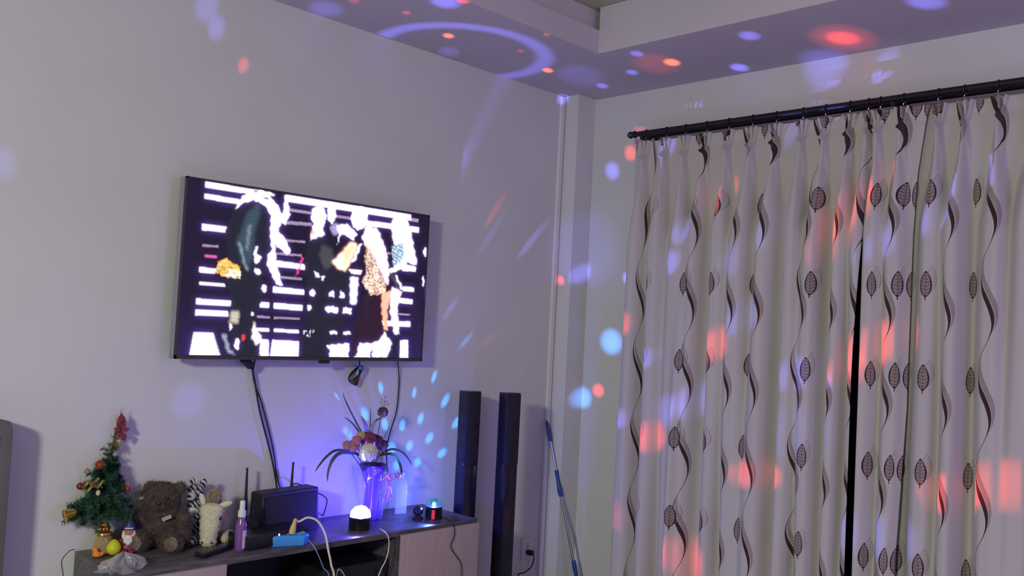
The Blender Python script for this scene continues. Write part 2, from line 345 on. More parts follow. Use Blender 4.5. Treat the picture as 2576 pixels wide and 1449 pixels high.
# ------------------------------------------------------------------ tv cabinet
cabL, cabR, cabF, cabB = 1.25, 2.84, 2.925, WA-.005
cw = cabR-cabL; cd = cabB-cabF
cab = thing('tv_cabinet', 'long low grey wood television cabinet with taupe doors at both ends', 'cabinet', ((cabL+cabR)/2, (cabF+cabB)/2, 0))
th = .022; hx, hy = cw/2, cd/2
d1, d2 = 1.62-(cabL+cabR)/2, 2.40-(cabL+cabR)/2
MB().box((0, 0, ZT-th/2), (cw, cd, th), bev=.0015).build('top', woodm, cab)
for x, nm in ((-hx+th/2, 'side_panel'), (hx-th/2, 'side_panel'), (d1, 'divider'), (d2, 'divider')):
    MB().box((x, .002, (ZT-th)/2), (th, cd-.006, ZT-th)).build(nm, woodm, cab)
MB().box((0, hy-.006, (ZT-th)/2), (cw-.04, .008, ZT-th-.02)).build('back_panel', mat('dark_back', (.03, .028, .03), .7), cab)
MB().box((0, .002, .09), (cw-.04, cd-.01, th)).build('bottom_panel', woodm, cab)
MB().box(((d1+d2)/2, .01, .33), (d2-d1-th, cd-.03, th)).build('shelf', woodm, cab)
MB().box((0, .02, .04), (cw-.1, cd-.1, .078)).build('plinth', blackmat, cab)
for a, c in ((-hx, d1), (d2, hx)):
    MB().box(((a+c)/2, -hy-.010, .32), (c-a-.004, .018, .50), bev=.0015).build('door', doorm, cab)
# ------------------------------------------------------------------ amplifier in the cabinet bay
amp = thing('av_receiver', 'dark receiver unit on the open shelf of the cabinet, front to the room', 'receiver', (2.22, 3.09, .341))
MB().box((0, 0, .065), (.33, .24, .12), bev=.004).build('case', blackpl, amp)
MB().box((0, -.122, .065), (.32, .004, .11)).build('front_panel', mat('gloss_panel', (.015, .015, .02), .15), amp)
for i, x in enumerate((-.10, -.085, -.04, .02, .035)):
    MB().box((x, -.125, .04), (.010, .004, .006)).build('button', silver, amp, False)
MB().lathe([(.016, 0), (.016, .014), (.013, .016)], (.12, -.124, .07), 20, RX(math.pi/2)).build('knob', blackmat, amp)
# ------------------------------------------------------------------ tower speakers
def tower(x, y, label, rz=0):
    o = thing('tower_speaker', label, 'speaker', (x, y, 0), rz, 'slim black tower speakers')
    w, d, h = .082, .066, 1.135
    MB().box((0, 0, .4), (w, d, .77), bev=.003).build('lower_cabinet', gloss, o)
    MB().box((0, 0, .96), (w, d, .348), bev=.003).build('upper_cabinet', gloss, o)
    MB().box((0, -.0, .785), (w*.94, d*.94, .008)).build('joint', blackmat, o)
    MB().box((0, -d/2-.003, .96), (w*.9, .006, .33), bev=.002).build('grille', blackmat, o)
    MB().box((0, 0, .012), (.105, .105, .02), bev=.006).build('base', gloss, o)
    for s in (-1, 1): MB().box((s*(w/2+.002), -.02, .79), (.006, .006, .01)).build('clip', silver, o)
    return o
gloss = mat('piano_black', (.012, .010, .022), .18, noise=.1, spec=.6)
tower(2.975, 3.155, 'slim black tower speaker just behind the right end of the tv cabinet')
tower(3.125, 3.035, 'slim black tower speaker standing nearest the room corner, beside the mop')
gw = struct('added_window_1', MB().box((WB-.004, 1.35, 1.15), (.02, 2.5, 2.1)).box((WB-.012, 1.35, 1.15), (.03, .05, 2.1)), mat('gap_dark_glass', (.012, .012, .018), .15))  # unseen window added behind the curtains so their gap shows dark
b = MB()
for yy in (.12, 2.58): b.box((WB-.012, yy, 1.15), (.03, .06, 2.16))
b.box((WB-.012, 1.35, 2.2), (.03, 2.5, .06)); b.box((WB-.012, 1.35, .1), (.03, 2.5, .06))
b.build('window_frame', mat('dark_frame', (.08, .06, .05), .4), gw)
# ------------------------------------------------------------------ curtain rods
XR, XR2, ZR = WB-.15, WB-.07, 2.475
blackmetal = mat('rod_lacquer', (.014, .012, .016), .35, metal=.2)
ye = PX(1600, 347, XR)[1]
def rod(name, X, label, r, yl):
    o = thing(name, label, 'curtain rod', (X, 1.3, ZR))
    MB().tube([(0, yl-1.3, 0), (0, -1.0, 0)], r, 16).build('tube', blackmetal, o)
    MB().lathe([(r, 0), (r*1.35, .004), (r*1.35, .012), (r*.6, .018), (r*1.1, .026), (r*1.35, .036), (r*.9, .048), (.001, .052)], (0, yl-1.3, 0), 20, RX(-math.pi/2)).build('finial', blackmetal, o)
    return o
r1 = rod('curtain_rod', XR, 'black front curtain rod carrying the patterned curtains', .014, ye)
r2 = rod('curtain_rod', XR2, 'second black curtain rod running behind the ringed one', .011, ye-.02)
for yy in (2.77, 1.49, .2):
    b = MB(); b.box((WB-XR-.006, yy-1.3, -.01), (.012, .03, .08), bev=.003); b.tube([(WB-XR-.01, yy-1.3, -.025), (.0, yy-1.3, -.022), (0, yy-1.3, -.014)], .006, 8)
    b.tube([(.08, yy-1.3, -.022), (.08, yy-1.3, -.012)], .006, 8); b.build('bracket', blackmetal, r1)
# ------------------------------------------------------------------ curtains
ZC = 2.43; PER = .367; ZL = 2.067
leafrow = [PX(x, 717, XR-.02)[1] for x in (1575, 1645, 1735, 1803, 1897, 1980, 2053, 2207, 2268, 2338, 2440)]
vinerow = [PX(x, 560, XR-.02)[1] for x in (1630, 1757, 1857, 1925, 2033, 2110, 2165, 2245, 2395, 2495)]
def curtain_mat():
    m = bpy.data.materials.new('patterned_curtain'); m.use_nodes = True; t = m.node_tree; b = t.nodes['Principled BSDF']
    b.inputs['Roughness'].default_value = .8; b.inputs['Sheen Weight'].default_value = .15; b.inputs['Specular IOR Level'].default_value = .2
    def uv(n):
        q = t.nodes.new('ShaderNodeUVMap'); q.uv_map = n; s = t.nodes.new('ShaderNodeSeparateXYZ'); t.links.new(q.outputs[0], s.inputs[0]); return X(t, s.outputs[0]), X(t, s.outputs[1])
    lu, z = uv('leaf'); vu, _ = uv('vine')
    no = t.nodes.new('ShaderNodeTexNoise'); no.inputs['Scale'].default_value = 170; no.inputs['Detail'].default_value = 3
    cb = t.nodes.new('ShaderNodeCombineXYZ'); t.links.new(lu.k, cb.inputs[0]); t.links.new(z.k, cb.inputs[1]); t.links.new(cb.outputs[0], no.inputs['Vector'])
    nz = X(t, no.outputs[0])
    def leaf(du, dzo, hw, hh):
        k = ((z-ZL+dzo+PER*20+PER/2).fmod(PER)-PER/2)/hh          # -1..1, + up
        env = (k*k*-1+1).mx(0)
        w = env.pw(.85)*(k*-.18+1)*hw
        return (lu-du).abs()/w.mx(.0004), k, env
    r, k, env = leaf(0, 0, .023, .053)
    out = r.lt(1)*env.gt(.02); inn = r.lt(.74)*k.abs().lt(.84)
    stem = (lu.abs().lt(.0018))*k.lt(-.9)*k.gt(-1.2)
    veins = (((lu.abs()*-240+k*24).sin()).gt(.72)+lu.abs().lt(.0012)+(nz-.5).gt(.12)).mn(1)*inn
    r2, k2, env2 = leaf(.022, -.022, .022, .050)
    out2 = r2.lt(1)*env2.gt(.02); inn2 = r2.lt(.86)*k2.abs().lt(.92)
    ring2 = out2-inn2
    # vine
    ph = (z-ZL)*(2*math.pi/PER)
    cen = (ph+2.5).cos()*.026
    dv = vu-cen
    tk = ((ph+1.2).cos()*.5+.5).pw(1.8)*.0078+.0012
    dark = dv.abs().lt(tk)
    wide = ((ph+.9).cos()*.5+.5).pw(1.2)*.018
    cen2 = (ph+2.1).cos()*.026+.010
    tan = (vu-cen2).abs().lt(wide*.55+.001)
    edge = dv.abs().lt(tk+.0016)
    base = mixc(t, nz, (.49, .455, .43), (.53, .49, .46))
    c = mixc(t, tan*.75, base, (.25, .19, .175))
    c = mixc(t, edge, c, (.62, .57, .52)); c = mixc(t, dark, c, (.045, .022, .020))
    c = mixc(t, inn2*.25, c, (.30, .25, .22)); c = mixc(t, ring2*.8, c, (.19, .155, .15))
    c = mixc(t, out, c, (.030, .016, .020)); c = mixc(t, inn, c, (.31, .24, .22)); c = mixc(t, veins*.8, c, (.10, .065, .065)); c = mixc(t, stem, c, (.04, .02, .02))
    t.links.new(c, b.inputs['Base Color'])
    wv = t.nodes.new('ShaderNodeTexNoise'); wv.inputs['Scale'].default_value = 400
    bp = t.nodes.new('ShaderNodeBump'); bp.inputs['Strength'].default_value = .15; bp.inputs['Distance'].default_value = .001
    t.links.new(wv.outputs[0], bp.inputs['Height']); t.links.new(bp.outputs[0], b.inputs['Normal'])
    return m
CM = curtain_mat()
def curtain(label, ya, yb, pleats, amp=.095, edge_l=None, edge_r=None, xoff=0, drift=0, widths=None):
    """fabric hung from the rod; ya > yb along the wall, pleats = y of pinch pleats"""
    NS, NT = int(abs(ya-yb)/.0028), 260
    S = np.linspace(ya, yb, NS); T = np.linspace(0, 1, NT)**1.35
    s, tt = np.meshgrid(S, T); z = ZC-tt*(ZC-.03)
    down = ZC-z
    el = np.zeros_like(z)
    if edge_l is not None or edge_r is not None:
        fl = np.interp(z, *edge_l) if edge_l else ya+0*z; fr = np.interp(z, *edge_r) if edge_r else yb+0*z
        s = fl+(s-ya)/(yb-ya)*(fr-fl)
    dep = np.zeros_like(z); rg = np.random.default_rng(int(ya*1000))
    pin = np.clip(down/.10, 0, 1); op = np.clip((down-.10)/.45, 0, 1); op = op*op*(3-2*op)
    for i, p in enumerate(pleats):
        nb = min([abs(p-q) for q in pleats if q != p] or [.12]); w1 = (widths[i] if widths else rg.uniform(.30, .42)*nb)
        pc = p+drift*op+rg.normal(0, .010)*op+.006*np.sin(z*2.3+i*2.1)*op
        # header: three fins meeting at the pinch
        for k in (-1, 0, 1):
            dep += .036*(1-pin*.6)*(pin < 1)*np.exp(-((s-(p+k*(.024*(1-pin)+.002)))/.0048)**2)
        g = np.exp(-((s-pc)/(.0085+(w1-.0085)*op))**2 * (1))
        fl = np.exp(-np.abs((s-pc)/(.0095+w1*1.05*op))**3.2)
        a = amp*rg.uniform(.85, 1.15)
        dep += np.where(down > .02, 1, 0)*np.clip((down-.05)/.05, 0, 1)*((.045+.0*op)*(1-op)*g+op*a*fl)
        # the pleat splits in two soft lips under the pinch
        lip = np.exp(-((down-.17)/.07)**2)
        for k in (-1, 1): dep += .016*lip*np.exp(-((s-p-k*(.006+.10*(down-.1)))/.006)**2)
    dep += .004*np.sin(s*37+z*1.1)*op+.003*np.sin(s*71-z*2.3)*op
    arc = np.concatenate([np.zeros((NT, 1)), np.cumsum(np.hypot(np.diff(s, axis=1), np.diff(dep, axis=1)), axis=1)], 1)
    arc = np.broadcast_to(arc[int(NT*.55)], arc.shape)
    sm = s[int(NT*.55)]
    xx = XR+.006+xoff-dep
    V = np.stack([xx, s, z], -1).reshape(-1, 3)
    ii = (np.arange(NT-1)[:, None]*NS+np.arange(NS-1)[None, :]).ravel()
    F = np.stack([ii, ii+1, ii+NS+1, ii+NS], 1)
    me = bpy.data.meshes.new('curtain'); me.from_pydata(V.tolist(), [], F.tolist())
    a1 = arc[0]
    order = np.argsort(sm)
    def colarc(ys): return np.array([np.interp(y, sm[order], a1[order]) for y in ys if min(ya, yb)-.04 < y < max(ya, yb)+.04] or [99.])
    for nm, row in (('leaf', leafrow), ('vine', vinerow)):
        ca = colarc(row)
        fc = (a1[:-1]+a1[1:])/2; near = ca[np.argmin(np.abs(fc[:, None]-ca[None]), 1)]
        du = np.stack([a1[:-1]-near, a1[1:]-near, a1[1:]-near, a1[:-1]-near], 1)   # per face corner
        du = np.broadcast_to(du[None], (NT-1, NS-1, 4)).reshape(-1, 4)
        zf = z.ravel()[F]
        uvl = me.uv_layers.new(name=nm); uvl.data.foreach_set('uv', np.stack([du, zf], -1).ravel().astype(np.float32))
    me.materials.append(CM); me.polygons.foreach_set('use_smooth', [True]*len(me.polygons))
    o = bpy.data.objects.new('curtain', me); COL.objects.link(o)
    md = o.modifiers.new('thickness', 'SOLIDIFY'); md.thickness = .0015
    tag(o, label, 'curtain', 'leaf patterned curtain panels'); return o
pl1 = [2.732, 2.608, 2.495, 2.375, 2.253, 2.128, 2.008, 1.879, 1.774, 1.665, 1.585]
pl2 = [1.535, 1.44]
pl3 = [1.304, 1.205, 1.084, .96, .84, .7]
curtain('widest beige leaf-patterned curtain panel, hanging left of the dark gap', 2.80, 1.560, pl1, edge_r=([0, 1.3, 1.9, 2.43], [1.583, 1.580, 1.566, 1.56]))
curtain('narrow beige curtain panel with folded hem, right of the dark gap', 1.553, 1.345, pl2, amp=.07,
        edge_l=([0, 1.3, 1.9, 2.43], [1.556, 1.557, 1.563, 1.565]), edge_r=([0, .6, 1.2, 1.9, 2.15, 2.35, 2.43], [1.41, 1.405, 1.385, 1.385, 1.375, 1.35, 1.335]), xoff=-.012)
curtain('shaded beige curtain panel at the right edge of the view', 1.47, .60, pl3, xoff=.018, amp=.09)
# rings: every ring its own object
ring0 = None
for y in pl1+pl2+pl3[:4]:
    if ring0 is None:
        b = MB(); pts = [(0, 0, 0)]
        tor = [(.019*math.sin(2*math.pi*i/28), 0, .019*math.cos(2*math.pi*i/28)-.004) for i in range(29)]
        b.tube(tor, .0028, 8)
        ring0 = o = b.build('curtain_ring', blackmetal)
        h = MB().tube(spline([(0, 0, -.023), (0, .004, -.030), (0, 0, -.038), (0, -.004, -.046)], 5), .0016, 6).build('hook', silver, ring0)
    else:
        o = ring0.copy(); COL.objects.link(o)
        for ch in ring0.children: c = ch.copy(); COL.objects.link(c); c.parent = o
    o.location = (XR, y, ZR)
    tag(o, 'small black curtain ring on the front rod above a curtain pleat', 'curtain ring', 'black rings along the front curtain rod')
# ------------------------------------------------------------------ cable helper
def cable(name, pts, r, m, label, cat='cable', n=8, seg=10, parent=None):
    o = MB().tube(spline(pts, seg), r, n).build(name, m, parent)
    if label: tag(o, label, cat)
    return o
def AY(x, y, Y): return tuple(PY(x, y, Y))
ycab = WA-.03
cable('cable', [AY(628, 900, ycab), AY(640, 955, WA-.02), AY(655, 1040, WA-.02), AY(683, 1150, WA-.02), AY(699, 1240, WA-.03)], .0042, blackmat, 'thicker black cable hanging from the television left of centre')
cable('cable', [AY(642, 900, ycab+.01), AY(637, 950, WA-.012), AY(660, 1020, WA-.012), AY(685, 1120, WA-.012), AY(697, 1200, WA-.014), AY(709, 1240, WA-.03)], .0032, blackmat, 'thinner black cable hanging beside the thicker one below the television')
MB().box(tuple(PY(622, 912, WA-.05)), (.05, .03, .02), RY(.6), bev=.003)
o = MB().box((0, 0, 0), (.05, .025, .03), RY(.7), bev=.004).build('power_plug', blackmat, loc=tuple(PY(622, 912, WA-.05))); tag(o, 'black plug tucked under the left of the television', 'plug')
cable('cable', [AY(1000, 900, ycab), AY(1004, 960, WA-.01), AY(998, 1030, WA-.01), AY(985, 1075, WA-.01), AY(976, 1110, WA-.02), AY(972, 1130, WA-.03), AY(975, 1200, WA-.03)], .0028, blackmat, 'single thin black cable hanging from the right part of the television')
# coiled cable with blue plug
cc = PY(903, 940, WA-.03)
t_ = thing('cable_coil', 'bundled black cable coil dangling below the television', 'cable coil', tuple(cc))
b = MB()
for k in range(7):
    a = -.9+k*.3; pts = []
    for i in range(25):
        th_ = 2*math.pi*i/24; px_ = .012*math.sin(th_)*(1+.1*k); pz_ = -.03+.045*math.cos(th_)
        q = RY(a*.45+.5) @ Vector((px_, .004*math.sin(k+th_)-.002*k, pz_)); pts.append((q.x-.004, q.y, q.z+.022))
    b.tube(pts, .0019, 6)
b.build('coil', blackpl, t_)
MB().tube([(0, 0, .07), (0, 0, .03), (.002, 0, .0)], .003, 6).build('lead', blackmat, t_)
MB().box((.002, -.006, .028), (.026, .014, .02), bev=.003).build('plug', mat('clear_blue_plug', (.05, .25, .7), .2), t_)
# ------------------------------------------------------------------ mop
mt = PY(1375, 1058, WA-.012); mb = PX(1462, 1500, 0)*0
pA = Vector(PY(1375, 1058, WA-.02)); pB = Vector(PY(1450, 1449, WA-.22)); d = (pB-pA).normalized(); L0 = (pB-pA).length
tot = (pA.z-.0)/(-d.z)
mop = thing('mop_handle', 'telescopic chrome pole with blue grips leaning in the room corner', 'mop', tuple(pA+d*tot))
def mp(a, b_, r, nm, m):
    P0 = pA+d*a-(pA+d*tot); P1 = pA+d*b_-(pA+d*tot); rs = r if hasattr(r, '__len__') else [r, r]
    n = len(rs); return MB().tube([P0.lerp(P1, i/(n-1)) for i in range(n)], rs, 16).build(nm, m, mop)
blueg = mat('blue_grip', (.018, .06, .24), .4, noise=.05)
k = L0/400.
mp(0, 55*k, [.004, .0095, .0105, .0105, .0115, .0115, .0100, .0098], 'top_grip', blueg)
mp(55*k, 135*k, .0055, 'upper_pole', silver)
mp(130*k, 198*k, [.0098, .0098, .009, .0098, .012, .014, .014, .010], 'middle_grip', blueg)
mp(196*k, 362*k, .0075, 'lower_pole', silver)
mp(360*k, 402*k, [.010, .0125, .0125, .012, .0125, .010], 'lower_grip', blueg)
mp(402*k, tot-.02, .0075, 'base_pole', silver)
MB().box((0, 0, .012), (.26, .10, .022), RZ(.3), bev=.006).build('mop_head', blueg, mop)
# ------------------------------------------------------------------ wall outlet, plug
oc = PY(1322, 1379, WA)
ot = thing('wall_outlet', 'white wall socket low on the wall beside the corner', 'outlet', (oc[0], WA, oc[2]))
MB().box((0, -.005, 0), (.075, .010, .115), bev=.003).build('plate', wallm, ot)
for dz in (.025, .010): MB().box((0.0, -.0105, dz), (.022, .002, .002)).build('slot', blackmat, ot)
pc = Vector((oc[0]+.006, WA-.030, oc[2]-.018))
pg = thing('mains_lead', 'black plug and cord hanging from the wall socket', 'power cord', pc)
MB().box((0, 0, 0), (.03, .038, .026), bev=.006).build('plug', blackpl, pg)
MB().tube(spline([Vector(p)-pc for p in [pc+Vector((0, -.018, 0)), AY(1338, 1388, WA-.05), AY(1343, 1402, WA-.05), AY(1337, 1425, WA-.05), AY(1320, 1440, WA-.05), AY(1303, 1450, WA-.05), (pc.x-.10, WA-.05, .02), (pc.x-.3, WA-.04, .012)]], 8), .0036, 8).build('cord', blackmat, pg)
cable('cable', [AY(1345, 1378, WA-.004), AY(1358, 1383, WA-.006), AY(1372, 1394, WA-.03), AY(1382, 1410, WA-.035)], .0012, whitepl, 'thin pale wire straying across the wall right of the socket')
# ------------------------------------------------------------------ left-edge upright
ub = PY(44, 1058, 3.18)
up = thing('upright_cabinet', 'dull brown-grey upright cabinet cut off by the left edge', 'cabinet', (ub[0]-.25, 3.24, 0))
MB().box((0, 0, ub[2]/2), (.5, .12, ub[2]), bev=.035).build('body', mat('dull_brown', (.13, .115, .105), .6, noise=.08, nscale=6), up)
MB().box((-.01, -.062, ub[2]/2), (.42, .006, ub[2]-.1), bev=.002).build('door', mat('dull_brown', 0), up)
# ------------------------------------------------------------------ christmas tree
tx, ty = 1.300, 3.272
pxm = .00139
tree = thing('christmas_tree', 'small green artificial christmas tree on the left end of the cabinet', 'christmas tree', (tx, ty, ZT))
g1 = mat('needle_green', (.022, .085, .04), .6, noise=.5, nscale=30)
trk = [(.04, .012, .02), (.01, 0, .15), (.03, 0, .27), (.045, 0, .37), (.052, 0, .43)]
MB().tube(spline(trk, 6), .005, 8).build('trunk', mat('trunk_brown', (.06, .04, .025), .7), tree)
MB().lathe([(.014, 0), (.017, .05), (.019, .055), (.016, .06), (.006, .058)], (.04, .012, 0), 24).build('pot', mat('pot_dark', (.05, .03, .03), .5), tree)
V, F = [], []; 
def needle(p, q, w):
    p, q = Vector(p), Vector(q); t = (q-p).orthogonal().normalized(); a = random.random()*6.28
    t = Matrix.Rotation(a, 3, (q-p).normalized()) @ t
    k = len(V); V.extend([p-t*w, p+t*w, q]); F.append((k, k+1, k+2))
def branch(p, q, n, r):
    p, q = Vector(p), Vector(q); dd = (q-p).normalized(); o = dd.orthogonal()
    for i in range(n):
        f = random.random()**.8; c = p.lerp(q, f)+Vector((0, 0, -.012*f*f)); a = random.random()*6.28
        n_ = (Matrix.Rotation(a, 3, dd) @ o)*1+dd*.55
        needle(c, c+n_.normalized()*r*random.uniform(.7, 1.15), .0014)
for i in range(230):
    h = random.random()**1.25; z = .135+h*.17; a = random.random()*6.283
    R = (.100*(1-h**1.5)+.028)*random.uniform(.72, 1.05)
    if math.sin(a) > 0: R = min(R, .042)   # the wall side is pressed flat
    c = Vector((.035*h, 0, z)); q = c+Vector((math.cos(a)*R, math.sin(a)*R, random.uniform(-.02, .03)-.015*(1-h)))
    branch(c, q, 130, .019)
for i in range(12):
    a = i*2.4; c = Vector((.035, 0, .285+i*.007)); branch(c, c+Vector((math.cos(a)*.03, math.sin(a)*.03, .02)), 50, .013)
b = MB(); b.v = [tuple(v) for v in V]; b.f = F; b.mi = [0]*len(F); b.build('foliage', g1, tree, False)
def onT(px_, py_, Y=ty-.06): return tuple(PY(px_, py_, Y))
def bauble(px_, py_, r, m, label, Y=ty-.09, cat='bauble', sq=1):
    p = PY(px_, py_, Y); o = thing('bauble', label, cat, tuple(p), 0, 'baubles on the small christmas tree')
    MB().ell((0, 0, 0), (r, r, r*sq), None, 20, 14).build('ball', m, o)
    MB().lathe([(r*.22, 0), (r*.22, r*.25)], (0, 0, r*sq*.95), 10).build('cap', goldm, o)
    MB().tube([(0, 0, r*sq*1.15), (0, .004, r*sq*1.15+.012), (0, .012, r*sq*1.15+.02)], .0006, 5).build('hanger', goldm, o)
goldm = mat('gold_foil', (.75, .50, .10), .22, metal=1, noise=.2, nscale=40)
redb = mat('red_bauble', (.35, .02, .015), .15, spec=.8); dredb = mat('dark_red_bauble', (.16, .02, .02), .2)
bauble(252, 1169, .0165, mat('brown_red', (.22, .035, .015), .15), 'large shiny brown-red bauble on the upper left of the tree')
bauble(322, 1229, .0095, redb, 'small bright red bauble on the right side of the tree', sq=1)
bauble(247, 1240, .0075, mat('cream_bauble', (.55, .5, .36), .4), 'small cream oval bauble in the middle of the tree', sq=1.3)
bauble(202, 1223, .0125, dredb, 'dark red bauble on the left branches of the tree')
bauble(219, 1186, .010, mat('mauve_bauble', (.25, .19, .2), .25), 'dull mauve bauble at the tree\'s left outline')
# bell, low on the left
p = PY(177, 1292, ty-.07); bell = thing('gold_bell', 'gold bell hanging on the lowest left branch of the tree', 'bell', tuple(p))
Rb = RY(1.35)
MB().lathe([(.003, .02), (.009, .017), (.012, .008), (.014, -.006), (.020, -.016), (.021, -.019), (.017, -.017)], (0, 0, 0), 24, Rb).build('body', goldm, bell)
MB().ell(tuple(Rb @ Vector((0, 0, -.018))), .004).build('clapper', goldm, bell)
# gold ribbon on the tree
b = MB()
for k, (a0, a1_) in enumerate((((205, 1222), (248, 1205)), ((215, 1235), (262, 1212)), ((225, 1215), (258, 1228)))):
    P = [Vector(onT(a0[0]+(a1_[0]-a0[0])*i/8, a0[1]+(a1_[1]-a0[1])*i/8+4*math.sin(i*1.3+k), ty-.10)) for i in range(9)]
    b.tube(spline(P, 3), .005, 8, flat=.25)
o = b.build('ribbon', mat('olive_gold', (.28, .22, .05), .3, metal=.6)); tag(o, 'olive gold ribbon laid over the left side of the tree', 'ribbon')
# topper: poinsettia
p = Vector(PY(301, 1082, ty-.005)); tp = thing('poinsettia_topper', 'dark red fabric poinsettia clipped on the tree tip', 'tree topper', p)
redf = mat('wine_velvet', (.20, .022, .035), .7, noise=.3, nscale=60, sheen=.3)
b = MB()
for i, (a, L, z_) in enumerate(((1.55, .062, 0), (.15, .032, -.004), (-1.15, .046, 0), (-2.2, .030, .004), (2.8, .030, -.004), (1.95, .040, .006), (1.15, .034, .006))):
    dr = Vector((math.cos(a), 0, math.sin(a))); n_ = Vector((-dr.z, 0, dr.x)); q = []; f = []
    prof = [0, .6, 1, .7, .0]; N = 5
    for j in range(N):
        f_j = j/(N-1); w = L*.27*prof[j]; c = dr*L*f_j+Vector((0, z_-.01*math.sin(f_j*3)-.002*i, 0))
        q += [c-n_*w, c+Vector((0, .004, 0)), c+n_*w]
    fs = []
    for j in range(N-1):
        fs += [(j*3, j*3+1, j*3+4, j*3+3), (j*3+1, j*3+2, j*3+5, j*3+4)]
    b.add(q, fs)
o = b.build('petals', redf, tp); o.modifiers.new('s', 'SOLIDIFY').thickness = .001
b = MB()
for i in range(90):
    a = random.uniform(-.4, 3.4); L = random.uniform(.03, .062); s0 = Vector((random.uniform(-.006, .006), 0, random.uniform(-.02, .03)))
    b.tube([s0, s0+Vector((math.cos(a)*L*.35, random.uniform(-.01, .01), abs(math.sin(a))*L))], [.0007, .0003], 4)
b.build('tinsel', mat('pale_red_tinsel', (.5, .16, .16), .35, noise=.3), tp)
b = MB()
for i in range(70):
    a = random.random()*6.28; b.tube([(-.012, 0, -.035), (-.012+math.cos(a)*.02, math.sin(a)*.012, -.045+random.uniform(-.04, .04))], [.0016, .0006], 4)
b.build('gold_sprig', mat('olive_gold', 0), tp)
# ------------------------------------------------------------------ glass jar with gold bow
def atZ(px_, py_): return PZ(px_, py_, ZT)
p = Vector((1.300, 3.205, ZT)); p = Vector((1.315, 3.226, ZT)); jar = thing('glass_jar', 'gold-tinted glass jar with foil rosette in front of the tree', 'jar', p)
glass_gold = mat('amber_glass', (.85, .7, .35), .08, trans=.75, noise=.05)
MB().lathe([(.030, .001), (.034, .006), (.033, .03), (.028, .055), (.024, .068), (.025, .074), (.0235, .075), (.022, .067), (.026, .053), (.031, .03), (.032, .008), (.001, .006)], (0, 0, 0), 32).build('vessel', glass_gold, jar)
b = MB()
for ring_, (n_, rr, zz) in enumerate(((9, .020, .088), (7, .013, .100), (4, .006, .108))):
    for i in range(n_):
        a = 2*math.pi*i/n_+ring_*.4; dr = Vector((math.cos(a), math.sin(a), 0)); pts = []
        for j in range(13):
            th_ = 2*math.pi*j/12; pts.append(dr*(rr*.55+rr*.5*math.cos(th_))+Vector((0, 0, zz+.0095*math.sin(th_))))
        P_ = pts; w = Vector((-dr.y, dr.x, 0))*.006; vs_ = []; fs_ = []
        for q in P_: vs_ += [q-w, q+w]
        for j in range(12): fs_.append((2*j, 2*j+1, 2*j+3, 2*j+2))
        b.add(vs_, fs_)
o = b.build('gold_rosette', goldm, jar); o.modifiers.new('s', 'SOLIDIFY').thickness = .0006
MB().lathe([(.0258, .064), (.027, .067), (.0265, .071), (.0255, .073)], (0, 0, 0), 24).build('neck_band', goldm, jar)
# duck
p = Vector(tuple(atZ(245, 1402))); dk = thing('toy_duck', 'tiny orange toy duck at the foot of the glass jar', 'toy', p, math.radians(150))
om = mat('orange_rubber', (.85, .25, .015), .4, sheen=.1)
blob('body', [((0, 0, .009), (.018, .013, .009)), ((.006, 0, .018), (.009, .008, .008)), ((-.014, 0, .013), (.007, .007, .005)), ((.009, 0, .026), (.009, .0085, .0085)), ((0, .011, .010), (.010, .004, .006)), ((0, -.011, .010), (.010, .004, .006))], om, dk, .0012, 3)
MB().ell((.018, 0, .0245), (.005, .004, .0018)).build('beak', mat('dark_orange', (.7, .12, .01), .4), dk)
two('eye', (.0145, .005, .029), (.0145, -.005, .029), .0013, None, 8, 6, blackpl, dk)
# yellow egg
p = Vector(tuple(atZ(285, 1396))); eg = MB().lathe([(.0005, 0), (.010, .001), (.019, .008), (.0245, .019), (.0245, .026), (.021, .036), (.014, .046), (.007, .0525), (.0005, .0545)], (0, 0, 0), 32).build('toy_egg', mat('lime_yellow', (.62, .60, .02), .45, noise=.04), None, True, p)
tag(eg, 'lime yellow plastic egg between the duck and the gnome', 'egg')
# gnome
p = Vector(tuple(atZ(327, 1386))); p.x -= .012; p.y -= .012; gn = thing('gnome_figurine', 'small bearded gnome figurine in red with a blue cap', 'figurine', p, math.radians(-28))
redc = mat('red_ceramic', (.15, .012, .02), .4, noise=.2); skin = mat('ruddy_face', (.50, .18, .11), .5, noise=.1, nscale=60)
# faces -y locally
blob('body', [((0, 0, .018), (.029, .024, .02)), ((0, 0, .036), (.022, .018, .016)), ((-.022, -.006, .034), (.010, .010, .013)), ((.022, -.006, .034), (.010, .010, .013)), ((-.012, -.02, .008), (.011, .013, .008)), ((.012, -.02, .008), (.011, .013, .008)), ((0, -.002, .05), (.011, .010, .010))], redc, gn, .002, 4)
blob('head', [((0, -.004, .063), (.017, .016, .018)), ((0, -.020, .061), (.0045, .005, .005)), ((-.008, -.015, .061), (.006, .005, .005)), ((.008, -.015, .061), (.006, .005, .005)), ((-.017, -.003, .062), (.004, .004, .006)), ((.017, -.003, .062), (.004, .004, .006))], skin, gn, .0013, 3)
two('eye', (-.006, -.0185, .066), (.006, -.0185, .066), .0016, None, 10, 8, blackpl, gn)
blob('beard', [((0, -.016, .045), (.014, .010, .013)), ((-.014, -.008, .054), (.007, .010, .014)), ((.014, -.008, .054), (.007, .010, .014)), ((0, -.019, .034), (.009, .007, .009)), ((-.008, -.018, .040), (.007, .007, .009)), ((.008, -.018, .040), (.007, .007, .009)), ((0, -.014, .076), (.014, .006, .003))], mat('white_beard', (.72, .66, .6), .7, noise=.08, nscale=80), gn, .0013, 2)
